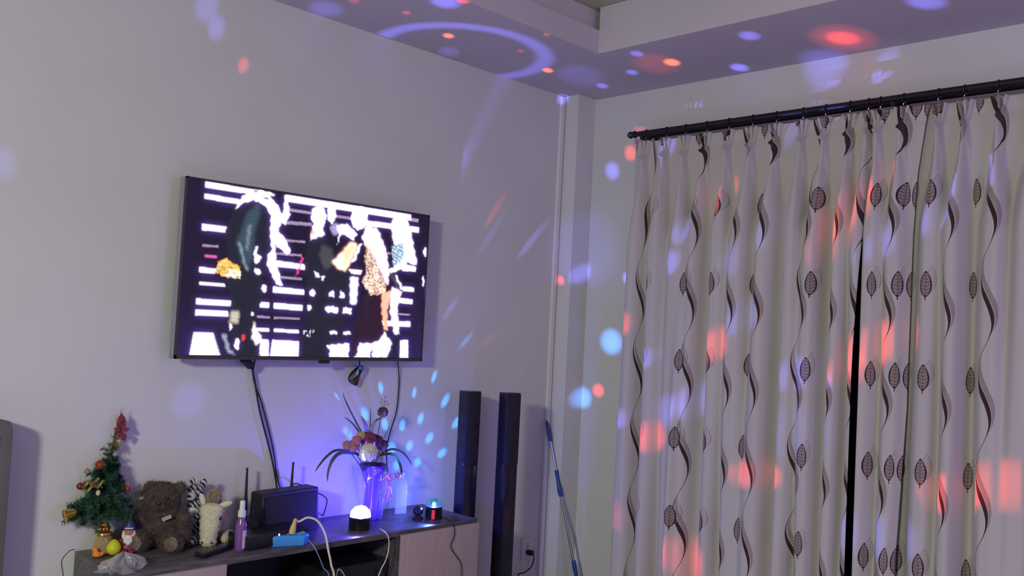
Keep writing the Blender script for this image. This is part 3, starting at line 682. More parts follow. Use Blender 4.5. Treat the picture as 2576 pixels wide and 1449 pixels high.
MB().lathe([(.0185, .0), (.019, .005), (.016, .012), (.011, .021), (.005, .028), (.0005, .031)], (0, .001, .072), 24, RX(.25), wav=lambda a, j: 1+.05*math.sin(3*a)).build('cap', mat('blue_cap', (.03, .045, .16), .5), gn)
# ------------------------------------------------------------------ teddy bear
p = Vector((1.515, 3.205, ZT)); bear = thing('teddy_bear', 'large fluffy brown teddy bear sitting behind the gnome', 'teddy bear', p, math.radians(-40))
furm = mat('brown_fur', (.080, .046, .030), .85, noise=.5, nscale=45, bump=.5, sheen=.4)
furm2 = mat('khaki_fur', (.15, .115, .072), .85, noise=.4, nscale=40, bump=.5, sheen=.4)
blob('body', [((0, .01, .07), (.075, .06, .075)), ((0, .005, .12), (.06, .05, .045)), ((-.012, 0, .175), (.066, .055, .055)), ((-.01, -.045, .163), (.030, .026, .022)), ((-.052, .008, .213), (.020, .012, .020)), ((.052, .008, .213), (.020, .012, .020)),
  ((-.075, -.01, .095), (.022, .025, .045)), ((.075, -.015, .095), (.022, .026, .045)), ((-.082, -.03, .055), (.020, .026, .028)), ((.085, -.035, .055), (.020, .028, .030)),
  ((-.05, -.045, .035), (.030, .050, .030)), ((.05, -.045, .035), (.030, .050, .030)), ((-.06, -.085, .036), (.033, .022, .036)), ((.06, -.085, .036), (.033, .022, .036))], furm, bear, .005, 6, 26000, .011, .0011)
two('eye', (-.024, -.052, .186), (.024, -.052, .186), .0055, None, 12, 8, blackpl, bear)
MB().ell((0, -.072, .170), (.009, .005, .006)).build('nose', blackpl, bear)
two('foot_pad', (-.062, -.108, .036), (.062, -.108, .036), (.024, .004, .026), furm2, bear)
MB().box((.03, -.062, .118), (.034, .003, .013), RY(-.45)).build('stitched_tag', mat('grey_stitch', (.34, .3, .3), .7, noise=.5, nscale=300), bear)
# a wooden-looking pale clip on the branch between tree and bear
o = MB().ell((0, 0, 0), (.018, .006, .006), RY(-.15)).build('pale_ornament', mat('pale_straw', (.36, .29, .16), .6, noise=.2, nscale=90), None, True, tuple(PY(362, 1252, ty-.05))); tag(o, 'pale straw-coloured ornament at the right tip of a tree branch', 'ornament')
# ------------------------------------------------------------------ zebra toy
p = Vector((1.648, 3.225, ZT)); zb = thing('zebra_toy', 'black and white striped plush zebra behind the white horse', 'plush toy', p, math.radians(-50))
def zmat():
    m = bpy.data.materials.new('zebra_stripes'); m.use_nodes = True; t = m.node_tree; b = t.nodes['Principled BSDF']; b.inputs['Roughness'].default_value = .85
    tc = t.nodes.new('ShaderNodeTexCoord'); wv = t.nodes.new('ShaderNodeTexWave'); wv.inputs['Scale'].default_value = 26; wv.inputs['Distortion'].default_value = 5; wv.inputs['Detail Scale'].default_value = 1.5; wv.bands_direction = 'DIAGONAL'
    t.links.new(tc.outputs['Object'], wv.inputs[0]); f = X(t, wv.outputs['Fac']).ss(.42, .55, 0, 1)
    t.links.new(mixc(t, f, (.015, .015, .02), (.5, .52, .52)), b.inputs['Base Color']); return m
blob('body', [((0, .01, .065), (.038, .035, .065)), ((0, 0, .13), (.028, .028, .04)), ((0, -.01, .185), (.030, .036, .028)), ((-.022, .012, .215), (.011, .007, .018)), ((.022, .012, .215), (.011, .007, .018)), ((0, .03, .20), (.010, .02, .02)),
  ((-.028, -.035, .10), (.012, .030, .012)), ((.028, -.035, .10), (.012, .030, .012)), ((-.03, -.05, .018), (.015, .05, .017)), ((.03, -.05, .018), (.015, .05, .017))], zmat(), zb, .0035, 5, 6000, .004, .0009)
blob('muzzle', [((0, -.045, .175), (.019, .018, .017)), ((0, -.032, .18), (.018, .016, .016))], mat('pale_muzzle', (.5, .44, .42), .8, noise=.1), zb, .0025, 3)
MB().ell((0, -.062, .177), (.009, .004, .006)).build('nose', blackpl, zb)
MB().ell((0, -.018, .10), (.026, .018, .036)).build('belly_patch', mat('white_plush', (.55, .6, .56), .9, noise=.1, nscale=80, bump=.3), zb)
two('eye', (-.016, -.034, .198), (.016, -.034, .198), .004, None, 10, 8, blackpl, zb)
# ------------------------------------------------------------------ horse toy
p = Vector((1.70, 3.175, ZT)); hs = thing('horse_toy', 'cream plush horse with its long head drooping to the cabinet top', 'plush toy', p, math.radians(-40))
cream = mat('cream_plush', (.60, .55, .38), .85, noise=.08, nscale=50, bump=.35, sheen=.3)
blob('body', [((0, -.045-.022*i/9, .112-.092*i/9), (.0355-.0125*i/9, .022, .022)) for i in range(10)]+[((0, -.067, .018), (.0245, .020, .0175)), ((0, -.02, .105), (.026, .035, .028)),
  ((0, .02, .075), (.034, .04, .05)), ((0, .045, .045), (.038, .04, .043)), ((-.04, .01, .018), (.017, .045, .017)), ((.045, .0, .018), (.017, .05, .017))], cream, hs, .003, 6, 9000, .0035, .0009)
for s, rot in ((-1, RY(-.30)), (1, RY(1.25))):
    MB().ell((s*.030+(.010 if s > 0 else 0), -.04, .142 if s < 0 else .130), (.0095, .006, .022), rot).build('ear', cream, hs)
two('eye', (-.031, -.038-.02, .088), (.031, -.058, .088), (.004, .005, .0075), blackpl, hs)
two('nostril', (-.014, -.0865, .016), (.014, -.0865, .016), (.003, .002, .0035), blackmat, hs)
blob('mane', [((0, -.03, .150), (.014, .014, .016)), ((0, -.008, .145), (.012, .018, .020)), ((0, .01, .120), (.011, .014, .022))], mat('tan_mane', (.42, .34, .22), .9, noise=.2, nscale=60), hs, .003, 2, 5000, .010, .0009)
hs.scale = (1.2, 1.1, 1.15); gn.scale = (1.15, 1.15, 1.15)
# ------------------------------------------------------------------ black speaker box with router
p = Vector((2.0, 3.165, ZT)); bx = thing('speaker_box', 'black oblong speaker box on the cabinet under the hanging cables', 'speaker', p, math.radians(6))
b = MB(); W_, D_, H_ = .285, .09, .170
b.add([(-W_/2, -D_/2, 0), (W_/2, -D_/2, 0), (W_/2, D_/2, 0), (-W_/2, D_/2, 0), (-W_/2+.008, -D_/2+.012, H_), (W_/2-.004, -D_/2+.012, H_), (W_/2-.004, D_/2, H_), (-W_/2+.008, D_/2, H_)], [(0, 3, 2, 1), (4, 5, 6, 7), (0, 1, 5, 4), (1, 2, 6, 5), (2, 3, 7, 6), (3, 0, 4, 7)])
o = b.build('cabinet', blackmat, bx); o.modifiers.new('b', 'BEVEL').width = .004
MB().box((0, -D_/2+.004, .084), (W_-.03, .004, .14), RX(-.076), bev=.001).build('grille', mat('speaker_cloth', (.016, .014, .02), .9, noise=.3, nscale=300), bx)
p = Vector((1.86, 3.045, ZT)); st = thing('set_top_box', 'flat black set-top box with a white light in front of the speaker box', 'set-top box', p, math.radians(4))
MB().box((0, 0, .028), (.27, .13, .048), bev=.005).build('case', blackpl, st)
for s in ((-.11, -.05), (.11, -.05), (-.11, .05), (.11, .05)): MB().lathe([(.008, 0), (.008, .005)], (s[0], s[1], 0), 12).build('foot', blackmat, st)
MB().ell((.0, -.063, .043), .0042, None, 12, 8).build('power_light', mat('led_white', (.8, .8, .9), .4, em=(.9, .85, 1), ems=3), st)
MB().ell((.112, -.0655, .03), .0022, None, 12, 8).build('standby_light', mat('led_violet', (.3, .3, .8), .4, em=(.4, .35, 1), ems=1), st)
a1p, a2p = PY(611, 1300, 3.24), PY(736, 1232, 3.24)
p = Vector(((a1p[0]+a2p[0])/2, 3.25, ZT)); rt = thing('wifi_router', 'black wifi router with two upright aerials behind the speaker box', 'router', p)
MB().box((0, 0, .018), (.21, .07, .03), bev=.005).build('case', blackpl, rt)
for px1, py1, px0, py0 in ((622, 1177, 612, 1300), (738, 1163, 735, 1290)):
    A_ = Vector(PY(px1, py1, 3.24))-p; B_ = Vector(PY(px0, py0, 3.24))-p; B_.z = .03; B_.x = max(-.1, min(.1, B_.x))
    MB().tube([B_, B_.lerp(A_, .45), B_.lerp(A_, .55), B_.lerp(A_, .96), A_], [.0078, .0072, .0058, .0042, .0050], 12).build('aerial', blackmat, rt)
# ------------------------------------------------------------------ spray bottle
p = Vector(tuple(atZ(603, 1384))); sp = thing('spray_bottle', 'clear pump bottle of purple liquid with a white cap', 'bottle', p)
purple = mat('purple_liquid_bottle', (.30, .12, .42), .12, trans=.35, noise=.05)
MB().lathe([(.001, 0), (.019, .001), (.0205, .004), (.0205, .085), (.019, .098), (.013, .112), (.0115, .120), (.0115, .125), (.001, .1255)], (0, 0, 0), 32).build('bottle', purple, sp)
MB().lathe([(.0145, .122), (.0145, .143), (.010, .146), (.0095, .160), (.0095, .176), (.007, .180), (.001, .181)], (0, 0, 0), 24).build('pump_cap', whitepl, sp)
b = MB(); N = 14; vs_, fs_ = [], []
for i in range(N):
    a = -1.9+i*1.9/(N-1)+.15; vs_ += [(.0212*math.cos(a), .0212*math.sin(a), .010), (.0212*math.cos(a), .0212*math.sin(a), .075)]
for i in range(N-1): fs_.append((2*i, 2*i+2, 2*i+3, 2*i+1))
b.add(vs_, fs_).build('paper_label', mat('pale_label', (.62, .52, .62), .6, noise=.12, nscale=120), sp)
# ------------------------------------------------------------------ remote control
rL, rR = Vector(tuple(atZ(505, 1403))), Vector(tuple(atZ(568, 1382))); rc = (rL+rR)/2; rd = rR-rL; rz = math.atan2(rd.y, rd.x)
rm = thing('remote_control', 'black remote control lying on the cabinet in front of the horse', 'remote control', rc, rz); rl = rd.length+.02
MB().box((0, 0, .010), (rl, .042, .018), bev=.006).build('case', blackpl, rm)
n_ = 0
for i in range(7):
    for j in range(3):
        MB().lathe([(.0036, 0), (.0036, .0015), (.003, .002)], (-rl*.38+i*.018, -.012+j*.012, .0188), 10).build('button', mat('grey_rubber', (.10, .10, .11), .5), rm); n_ += 1
MB().lathe([(.011, 0), (.011, .002), (.006, .002), (.006, .0005)], (rl*.34, 0, .0188), 20).build('direction_pad', mat('grey_rubber', 0), rm)
# pen-like stick and small black clip beyond the bottle
q0, q1 = Vector(tuple(atZ(622, 1366))), Vector(tuple(atZ(671, 1371)))
o = MB().tube([q0+Vector((0, 0, .003)), q1+Vector((0, 0, .003))], .0022, 8).build('white_stick', whitepl); tag(o, 'thin white stick lying right of the spray bottle', 'stick')
q0 = Vector(tuple(atZ(632, 1374))); o = MB().box((0, 0, .005), (.045, .016, .009), RZ(-.2), bev=.003).build('hair_clip', blackpl, None, True, q0); tag(o, 'small black clip lying just below the white stick', 'clip')
q0 = Vector(tuple(atZ(568, 1362))); o = MB().box((0, 0, .001), (.10, .05, .0015), RZ(.35)).build('red_packet', mat('red_packet', (.22, .03, .025), .35, noise=.3, nscale=60), None, False, q0); tag(o, 'flat dark red packet between the horse and the spray bottle', 'packet')
# ------------------------------------------------------------------ blue adaptor strip
p = (Vector(tuple(atZ(690, 1368)))+Vector(tuple(atZ(775, 1375))))/2; p.y += .03
ps = thing('power_strip', 'light blue plastic multi-plug strip near the cabinet front', 'power strip', p, math.radians(-22))
bl_ = mat('sky_blue_plastic', (.05, .30, .75), .35); bl2 = mat('pale_blue_edge', (.25, .5, .85), .3)
b = MB(); prof = [(-.068, -.03), (-.05, -.042), (.05, -.042), (.068, -.02), (.062, .03), (-.055, .036), (-.070, .018)]
n = len(prof); b.add([(x*.94, y*.94, 0) for x, y in prof]+[(x, y, .034) for x, y in prof]+[(x*.94, y*.92, .040) for x, y in prof], [tuple(range(n))[::-1], tuple(range(2*n, 3*n))]+[(i, (i+1) % n, n+(i+1) % n, n+i) for i in range(n)]+[(n+i, n+(i+1) % n, 2*n+(i+1) % n, 2*n+i) for i in range(n)])
o = b.build('case', bl_, ps); md = o.modifiers.new('b', 'BEVEL'); md.width = .003; md.segments = 3
for x in (-.035, .0, .04):
    MB().lathe([(.0165, 0), (.0165, .002), (.0145, .0022), (.0145, .0008), (.001, .0006)], (x, 0, .0395), 24).build('socket', bl2, ps)
    for s in (-1, 1): MB().box((x+s*.006, 0, .0408), (.002, .007, .0012)).build('slot', blackmat, ps, False)
# plug with white cord
pp = p+Matrix.Rotation(math.radians(-22), 3, 'Z') @ Vector((.012, -.024, .042))
ps.scale = (1.15, 1.15, 1)
pl = thing('yellow_plug', 'yellowed plug with thick white cord standing in the blue strip', 'plug', pp)
ylw = mat('yellowed_plastic', (.62, .42, .14), .45)
top = Vector((.010, 0, .045))
b = MB(); b.tube([(0, 0, 0), (.002, 0, .012), (.005, 0, .028), (.009, 0, .040), (.012, 0, .055)], [.0125, .0125, .010, .0075, .0055], 14); b.build('plug_body', ylw, pl)
cp = [pp+Vector((.012, 0, .053)), Vector(PY(752, 1312, pp.y-.0)), Vector(PY(775, 1302, pp.y-.01)), Vector(PY(800, 1312, pp.y-.03)), Vector(PY(818, 1345, pp.y-.05)), Vector(PY(826, 1385, cabF-.03)), Vector(PY(833, 1420, cabF-.035)), Vector(PY(838, 1470, cabF-.04)), Vector((1.99, cabF-.05, .2)), Vector((1.96, cabF-.06, .01))]
MB().tube(spline([c-pp for c in cp], 8), .0042, 10).build('cord', mat('ivory_cord', (.72, .66, .50), .5), pl)
cable('cable', [tuple(p+Vector((.06, -.035, .02))), AY(788, 1372, cabF-.02), AY(800, 1395, cabF-.03), AY(812, 1425, cabF-.03), AY(825, 1470, cabF-.03), (1.92, cabF-.04, .2), (1.9, cabF-.05, .01)], .0022, mat('grey_blue_cord', (.2, .24, .4), .5), 'thin grey-blue cord dropping from the right end of the blue strip')
cable('cable', [tuple(PZ(955, 1330, ZT+.006)), AY(968, 1338, cabF-.012), AY(977, 1352, cabF-.03), AY(978, 1378, cabF-.03), AY(970, 1410, cabF-.03), AY(950, 1455, cabF-.03), (2.2, cabF-.04, .2), (2.15, cabF-.04, .01)], .0024, mat('white_cord', (.6, .58, .62), .5), 'white cord hanging from the bright disco lamp over the cabinet front')
cable('cable', [AY(845, 1475, cabF-.02), AY(846, 1449, cabF-.02), AY(852, 1432, cabF-.02), AY(862, 1440, cabF-.02), AY(872, 1460, cabF-.02)], .0016, whitepl, 'short loop of thin white wire before the open shelf')
cable('cable', [tuple(PY(800, 1240, 3.2)), AY(813, 1247, 3.21), AY(822, 1256, 3.21), AY(820, 1275, 3.21), tuple(PZ(812, 1298, ZT+.004))], .0026, blackmat, 'black lead looping off the right end of the speaker box')
cable('cable', [AY(706, 1300, 3.25), AY(718, 1240, 3.26), AY(738, 1219, 3.26), AY(752, 1218, 3.26), AY(768, 1232, 3.26), AY(772, 1290, 3.25)], .0024, blackmat, 'black lead arching over the speaker box behind an aerial')
cable('cable', [AY(622, 1300, 3.10), AY(640, 1285, 3.11), AY(634, 1292, 3.1)], .002, blackmat, 'short black lead left of the speaker box')
# left end strap of the cabinet
cable('cable', [AY(188, 1382, 3.2), AY(175, 1386, 3.2), AY(160, 1402, 3.2), AY(155, 1415, 3.2), AY(159, 1449, 3.2), AY(160, 1480, 3.2)], .0016, mat('dark_green_wire', (.04, .05, .035), .6), 'dark wire drooping off the left end of the cabinet')
# ------------------------------------------------------------------ plastic bag
p = Vector((1.285, 2.985, ZT)); N = 46
def bagf():
    b = MB(); vs, fs = [], []; M_ = 26
    for j in range(M_):
        for i in range(N):
            a = 2*math.pi*i/N; t_ = j/(M_-1); r = (.095*(1-t_**1.6)+.010)*(1+.20*math.sin(3*a+5*t_)+.13*math.sin(7*a-6*t_)+.07*math.sin(13*a+9*t_)+.05*math.sin(21*a))
            z = t_*.062+.012*math.sin(5*a+2)*t_*(1-t_)*2+.006*math.sin(11*a+4*t_)
            vs.append((r*math.cos(a)*.68, r*math.sin(a)*.48, max(.001, z*.9)))
    for j in range(M_-1):
        for i in range(N): fs.append((j*N+i, j*N+(i+1) % N, (j+1)*N+(i+1) % N, (j+1)*N+i))
    fs.append(tuple((M_-1)*N+i for i in range(N))); b.add(vs, fs); return b
bagm = mat('clear_polythene', (.55, .54, .55), .15, alpha=.32, spec=.9, bump=.6, nscale=60)
o = bagf().build('plastic_bag', bagm, None, True, p); tag(o, 'crumpled clear plastic bag on the front left corner of the cabinet', 'plastic bag')
# ------------------------------------------------------------------ vase of artificial flowers
vx, vy = 2.44, 3.18
vp = Vector((vx, vy, ZT)); va = thing('vase', 'purple flared vase wrapped in film behind the bright disco lamp', 'vase', vp)
vm = mat('violet_glaze', (.08, .02, .22), .2, noise=.35, nscale=18, stretch=(1, 1, .2))
MB().lathe([(.001, 0), (.038, .001), (.042, .01), (.040, .03), (.032, .07), (.030, .11), (.036, .16), (.048, .205), (.060, .235), (.056, .232), (.044, .20), (.030, .15), (.001, .12)], (0, 0, 0), 48, wav=lambda a, j: 1+.05*math.sin(8*a)*(j > 3)).build('body', vm, va)
b = MB(); n = 60; vs_, fs_ = [], []
for j in range(14):
    for i in range(n):
        a = 2*math.pi*i/n; t_ = j/13; r = .047+.05*t_**1.3+.010*math.sin(6*a+t_*2)*t_+.004*math.sin(17*a); vs_.append((r*math.cos(a), r*math.sin(a), .004+t_*(.225+.015*math.sin(5*a))))
for j in range(13):
    for i in range(n): fs_.append((j*n+i, j*n+(i+1) % n, (j+1)*n+(i+1) % n, (j+1)*n+i))
b.add(vs_, fs_).build('film_wrap', mat('lilac_film', (.62, .5, .9), .12, alpha=.14, spec=1, bump=.4, nscale=30), va)
# bow on the vase (part)
bowm = mat('pink_organza', (.62, .25, .42), .25, noise=.35, nscale=70, spec=.9)
b = MB(); bc = Vector((.030, -.070, .185))
for s, ln in ((-1, .048), (1, .060), (-1, .038), (1, .044)):
    pts = []
    for i in range(17):
        th_ = math.pi*2*i/16; pts.append(bc+Vector((s*ln*(1-math.cos(th_))/2, -.004*math.sin(th_)-.006, .013*math.sin(th_)*(1.2 if ln > .05 else .8)+.003*s)))
    vs_, fs_ = [], []
    for i, q in enumerate(pts): w_ = .010+.003*math.sin(i); vs_ += [q+Vector((0, -w_, w_*.4)), q+Vector((0, w_, -w_*.4))]
    for i in range(16): fs_.append((2*i, 2*i+1, 2*i+3, 2*i+2))
    b.add(vs_, fs_)
for s in (-.012, .004, .016):
    pts = spline([bc, bc+Vector((s*.6, -.004, -.03)), bc+Vector((s*1.1+.004, .0, -.07)), bc+Vector((s*1.5, .004, -.11))], 4); vs_, fs_ = [], []
    for i, q in enumerate(pts): w_ = .005+.001*math.sin(i*1.7); vs_ += [q-Vector((w_, 0, 0)), q+Vector((w_, 0, 0))]
    for i in range(len(pts)-1): fs_.append((2*i, 2*i+1, 2*i+3, 2*i+2))
    b.add(vs_, fs_)
b.ell(bc+Vector((0, -.01, 0)), (.009, .007, .009))
o = b.build('bow', bowm, va); o.modifiers.new('s', 'SOLIDIFY').thickness = .0006
def FP_(px_, py_, Y=vy-.06): return Vector(PY(px_, py_, Y))-vp
# bouquet : top-level flowers
def petalflower(b, c, R, n, rows, tilt=0, face=Vector((-.5, -.8, .3))):
    face = face.normalized(); q = face.to_track_quat('Z', 'Y').to_matrix()
    for k in range(rows):
        f = (k+1)/rows; m_ = n+k
        for i in range(m_):
            a = 2*math.pi*i/m_+k*.5; rr = R*f; vs_, fs_ = [], []
            for jj in range(5):
                u = jj/4; wd = rr*.55*math.sin(math.pi*(.12+.80*u)); ht = R*(.75-.55*f)+R*.35*(1-f)*u-R*.25*f*u*u+.1*R*math.sin(3*a)
                for s in (-1, 0, 1): 
                    lp = Vector((math.cos(a)*rr*u-math.sin(a)*wd*s, math.sin(a)*rr*u+math.cos(a)*wd*s, ht+abs(s)*R*.12)); vs_.append(c+q @ lp)
            for jj in range(4):
                for s in range(2): fs_.append((jj*3+s, jj*3+s+1, (jj+1)*3+s+1, (jj+1)*3+s))
            b.add(vs_, fs_)
    b.ell(c+face*R*.35, R*.25, None, 10, 6)
def flower(name, px_, py_, R, m, label, Y=vy-.06, n=5, rows=4, cat='flower'):
    c = Vector(PY(px_, py_, Y)); o = thing(name, label, cat, c); b = MB(); petalflower(b, Vector((0, 0, 0)), R, n, rows); q = b.build('petals', m, o); q.modifiers.new('s', 'SOLIDIFY').thickness = .0008
    e_ = vp+Vector((0, 0, .16))-c
    MB().tube([Vector((0, .01, -.004)), e_*.5+Vector((0, .01, 0)), e_], .0018, 6).build('stem', stemm, o)
stemm = mat('stem_dark', (.03, .05, .03), .6); leafm = mat('blade_leaf', (.05, .075, .075), .5, noise=.3, nscale=25)
whitefl = mat('white_petal', (.66, .68, .56), .6, noise=.06); pinkfl = mat('dusty_pink_petal', (.42, .20, .22), .7, noise=.3, nscale=60); winefl = mat('wine_petal', (.22, .05, .10), .7, noise=.3, nscale=60); plumfl = mat('plum_petal', (.10, .04, .09), .7, noise=.3)
flower('rose', 927, 1138, .040, whitefl, 'creamy white rose at the front of the vase bouquet', vy-.085, 5, 5)
flower('rose', 927, 1106, .036, winefl, 'wine red rose directly above the white rose', vy-.05, 5, 5)
flower('rose', 945, 1112, .034, plumfl, 'dark plum rose upper right of the white rose', vy-.03, 5, 4)
flower('rose', 890, 1122, .026, pinkfl, 'dusty pink blossom left of the white rose', vy-.06, 6, 4)
flower('rose', 873, 1120, .020, pinkfl, 'small pink blossom at the far left of the bouquet', vy-.05, 6, 3)
flower('rose', 908, 1096, .020, mat('peach_petal', (.5, .33, .24), .7, noise=.2), 'little peach blossom at the upper left of the bouquet', vy-.05, 6, 3)
flower('rose', 897, 1107, .020, mat('rose_pink', (.45, .16, .22), .7, noise=.2), 'rosy pink blossom between the peach and dusty pink ones', vy-.07, 6, 3)
flower('rose', 962, 1120, .026, plumfl, 'dark blossom at the right edge of the bouquet', vy-.03, 5, 4)
flower('dried_flower', 963, 1037, .024, mat('dried_brown', (.09, .05, .06), .8, noise=.3), 'dark dried flower head standing highest in the bouquet', vy-.03, 6, 4)
# seed spray above it
c0 = Vector(PY(965, 1030, vy-.03)); b = MB()
for px_, py_ in ((960, 1004), (967, 1010), (973, 1010), (977, 1016), (957, 1012), (969, 998)):
    q = Vector(PY(px_, py_, vy-.03+random.uniform(-.01, .01))); b.tube([c0, q], .0006, 5); b.ell(q, .0026, None, 8, 6)
o = b.build('seed_spray', mat('dried_brown', 0)); tag(o, 'thin seed spray sprouting over the dried flower head', 'seed spray')
# leaves
def blade(name, pts, w, label, m=leafm, Y=vy, tw=.3):
    P = spline([Vector(PY(a, b_, Y+c))for a, b_, c in pts], 7); vs_, fs_ = [], []
    n = len(P)
    for i, q in enumerate(P):
        f = i/(n-1); ww = w*math.sin(math.pi*min(1, .18+.82*f))**.7*(1 if f < .97 else .4)
        d_ = (P[min(i+1, n-1)]-P[max(i-1, 0)]).normalized(); s_ = d_.cross(Vector((-.7, -.7, 0))).normalized(); nn = d_.cross(s_).normalized()
        vs_ += [q-s_*ww, q+nn*ww*.35, q+s_*ww]
    for i in range(n-1): fs_ += [(3*i, 3*i+1, 3*i+4, 3*i+3), (3*i+1, 3*i+2, 3*i+5, 3*i+4)]
    o = MB().add(vs_, fs_).build(name, m); o.modifiers.new('s', 'SOLIDIFY').thickness = .0009; tag(o, label, 'leaf', 'artificial leaves of the vase bouquet'); return o
blade('leaf_blade', [(925, 1150, 0), (880, 1136, -.05), (845, 1133, -.07), (820, 1150, -.09), (800, 1175, -.10), (792, 1188, -.10)], .0055, 'long arched leaf curving out to the far left of the bouquet')
blade('leaf_blade', [(925, 1150, 0), (890, 1140, -.04), (855, 1140, -.06), (835, 1160, -.08), (825, 1190, -.08), (824, 1215, -.08)], .0075, 'broader leaf drooping left, inside the longest arched leaf', mat('blue_grey_leaf', (.07, .09, .13), .5))
blade('leaf_blade', [(960, 1140, 0), (985, 1130, -.03), (1010, 1136, -.04), (1028, 1155, -.05), (1036, 1172, -.05)], .005, 'slim leaf arching right, outermost on the right side')
blade('leaf_blade', [(955, 1145, 0), (985, 1142, -.03), (1002, 1158, -.04), (1010, 1185, -.04), (1006, 1205, -.04)], .0065, 'leaf bending down to the right over the clear box')
blade('leaf_blade', [(920, 1140, 0), (912, 1095, -.02), (900, 1070, -.02), (882, 1035, -.02), (866, 1000, -.02), (862, 985, -.02)], .0035, 'tallest thin leaf rising up left of the bouquet')
blade('leaf_blade', [(920, 1140, 0), (910, 1100, -.02), (895, 1075, -.02), (878, 1057, -.02), (864, 1049, -.02)], .004, 'short upright leaf below the tallest leaf')
blade('leaf_blade', [(930, 1135, 0), (926, 1095, 0), (918, 1065, -.01), (908, 1045, -.01)], .009, 'wide silvery leaf in the middle of the bouquet', mat('silver_leaf', (.22, .22, .36), .4, noise=.3, nscale=50))
blade('leaf_blade', [(930, 1135, 0), (932, 1090, -.01), (944, 1060, -.01), (964, 1050, -.01)], .008, 'silvery leaf leaning toward the dried flower head', mat('silver_leaf', 0))
blade('leaf_blade', [(930, 1135, 0), (930, 1100, 0), (932, 1050, 0), (933, 1022, 0)], .0028, 'straight slender bud leaf at the centre of the bouquet')
# ------------------------------------------------------------------ clear container
p = Vector((2.615, 3.19, ZT)); ac = thing('clear_container', 'transparent plastic container standing right of the vase', 'container', p, math.radians(-30))
clr = mat('clear_plastic', (.75, .75, .95), .08, alpha=.28, spec=1)
b = MB(); b.lathe([(.042, .001), (.045, .006), (.046, .10), (.045, .125), (.036, .145), (.018, .160), (.018, .172)], (0, 0, 0), 4, RZ(math.pi/4) @ Matrix.Diagonal(Vector((1.0, .7, 1))))
o = b.build('bottle', clr, ac); md = o.modifiers.new('b', 'BEVEL'); md.width = .008; md.segments = 4
MB().lathe([(.013, .170), (.013, .186), (.011, .188)], (0, 0, 0), 20).build('neck_cap', mat('frosted_cap', (.5, .5, .7), .4), ac)
b = MB()
for k in range(5): b.box((.034, -.012, .045+k*.014), (.002, .016, .004), bev=.0008)
b.build('raised_marks', mat('pale_marks', (.8, .8, .95), .3), ac)
# ------------------------------------------------------------------ black gadget next to small lamp
p = Vector(tuple(atZ(1050, 1306))); bk = thing('black_camera', 'small black round-bodied gadget left of the little disco lamp', 'gadget', p, math.radians(-35))
MB().lathe([(.024, 0), (.026, .004), (.018, .012), (.008, .016), (.008, .02)], (0, 0, 0), 24).build('base', blackmat, bk)
blob('body', [((0, 0, .038), (.024, .022, .022)), ((0, -.012, .038), (.018, .016, .018))], blackpl, bk, .0025, 2)
MB().lathe([(.011, 0), (.011, .004), (.008, .005), (.006, .002)], (0, -.030, .038), 20, RX(math.pi/2)).build('lens', mat('lens_glass', (.02, .02, .06), .05), bk)
# ------------------------------------------------------------------ disco lamps
def domemat(name, col, st, tr, edge):
    m = bpy.data.materials.new(name); m.use_nodes = True; t = m.node_tree; t.nodes.clear(); o = t.nodes.new('ShaderNodeOutputMaterial')
    e = t.nodes.new('ShaderNodeEmission'); tp_ = t.nodes.new('ShaderNodeBsdfTransparent'); g = t.nodes.new('ShaderNodeBsdfGlossy'); g.inputs['Roughness'].default_value = .08
    lw = t.nodes.new('ShaderNodeLayerWeight'); lw.inputs[0].default_value = .35
    tc = t.nodes.new('ShaderNodeTexCoord'); vo = t.nodes.new('ShaderNodeTexVoronoi'); vo.inputs['Scale'].default_value = 70; t.links.new(tc.outputs['Object'], vo.inputs['Vector'])
    c = mixc(t, X(t, vo.outputs['Distance']).ss(.1, .6, 1, 0), tuple(x*.35 for x in col), col); t.links.new(c, e.inputs[0]); e.inputs[1].default_value = st
    mx = t.nodes.new('ShaderNodeMixShader'); mx.inputs[0].default_value = 1-tr; t.links.new(tp_.outputs[0], mx.inputs[1]); t.links.new(e.outputs[0], mx.inputs[2])
    m2 = t.nodes.new('ShaderNodeMixShader'); m2.inputs[0].default_value = .08; t.links.new(mx.outputs[0], m2.inputs[1]); t.links.new(g.outputs[0], m2.inputs[2]); t.links.new(m2.outputs[0], o.inputs[0]); return m
def disco(px_, py_, label, R, H, mdome, mcore, name='disco_lamp'):
    p = Vector(tuple(atZ(px_, py_))); o = thing(name, label, 'disco lamp', p)
    MB().lathe([(R*.98, 0), (R, .003), (R, H-.004), (R*1.03, H-.002), (R*1.03, H+.002), (R*.9, H+.003), (.001, H+.003)], (0, 0, 0), 32).build('base', blackpl, o)
    bm = bmesh.new(); bmesh.ops.create_icosphere(bm, subdivisions=2, radius=R*.97); bmesh.ops.delete(bm, geom=[v for v in bm.verts if v.co.z < -.001-R*.15], context='VERTS')
    me = bpy.data.meshes.new('dome'); bm.to_mesh(me); bm.free(); me.materials.append(mdome); q = bpy.data.objects.new('dome', me); COL.objects.link(q); q.parent = o; q.location = (0, 0, H+R*.1)
    MB().lathe([(.006, .003), (.009, .008), (.006, .016), (.001, .018)], (0, 0, H), 12).build('bulb', mcore, o)
    return o, p+Vector((0, 0, H+.026))
core1 = mat('core_white', (1, 1, 1), .5, em=(.8, .8, 1), ems=30); core2 = mat('core_cyan', (.5, 1, 1), .5, em=(.3, .95, 1), ems=9)
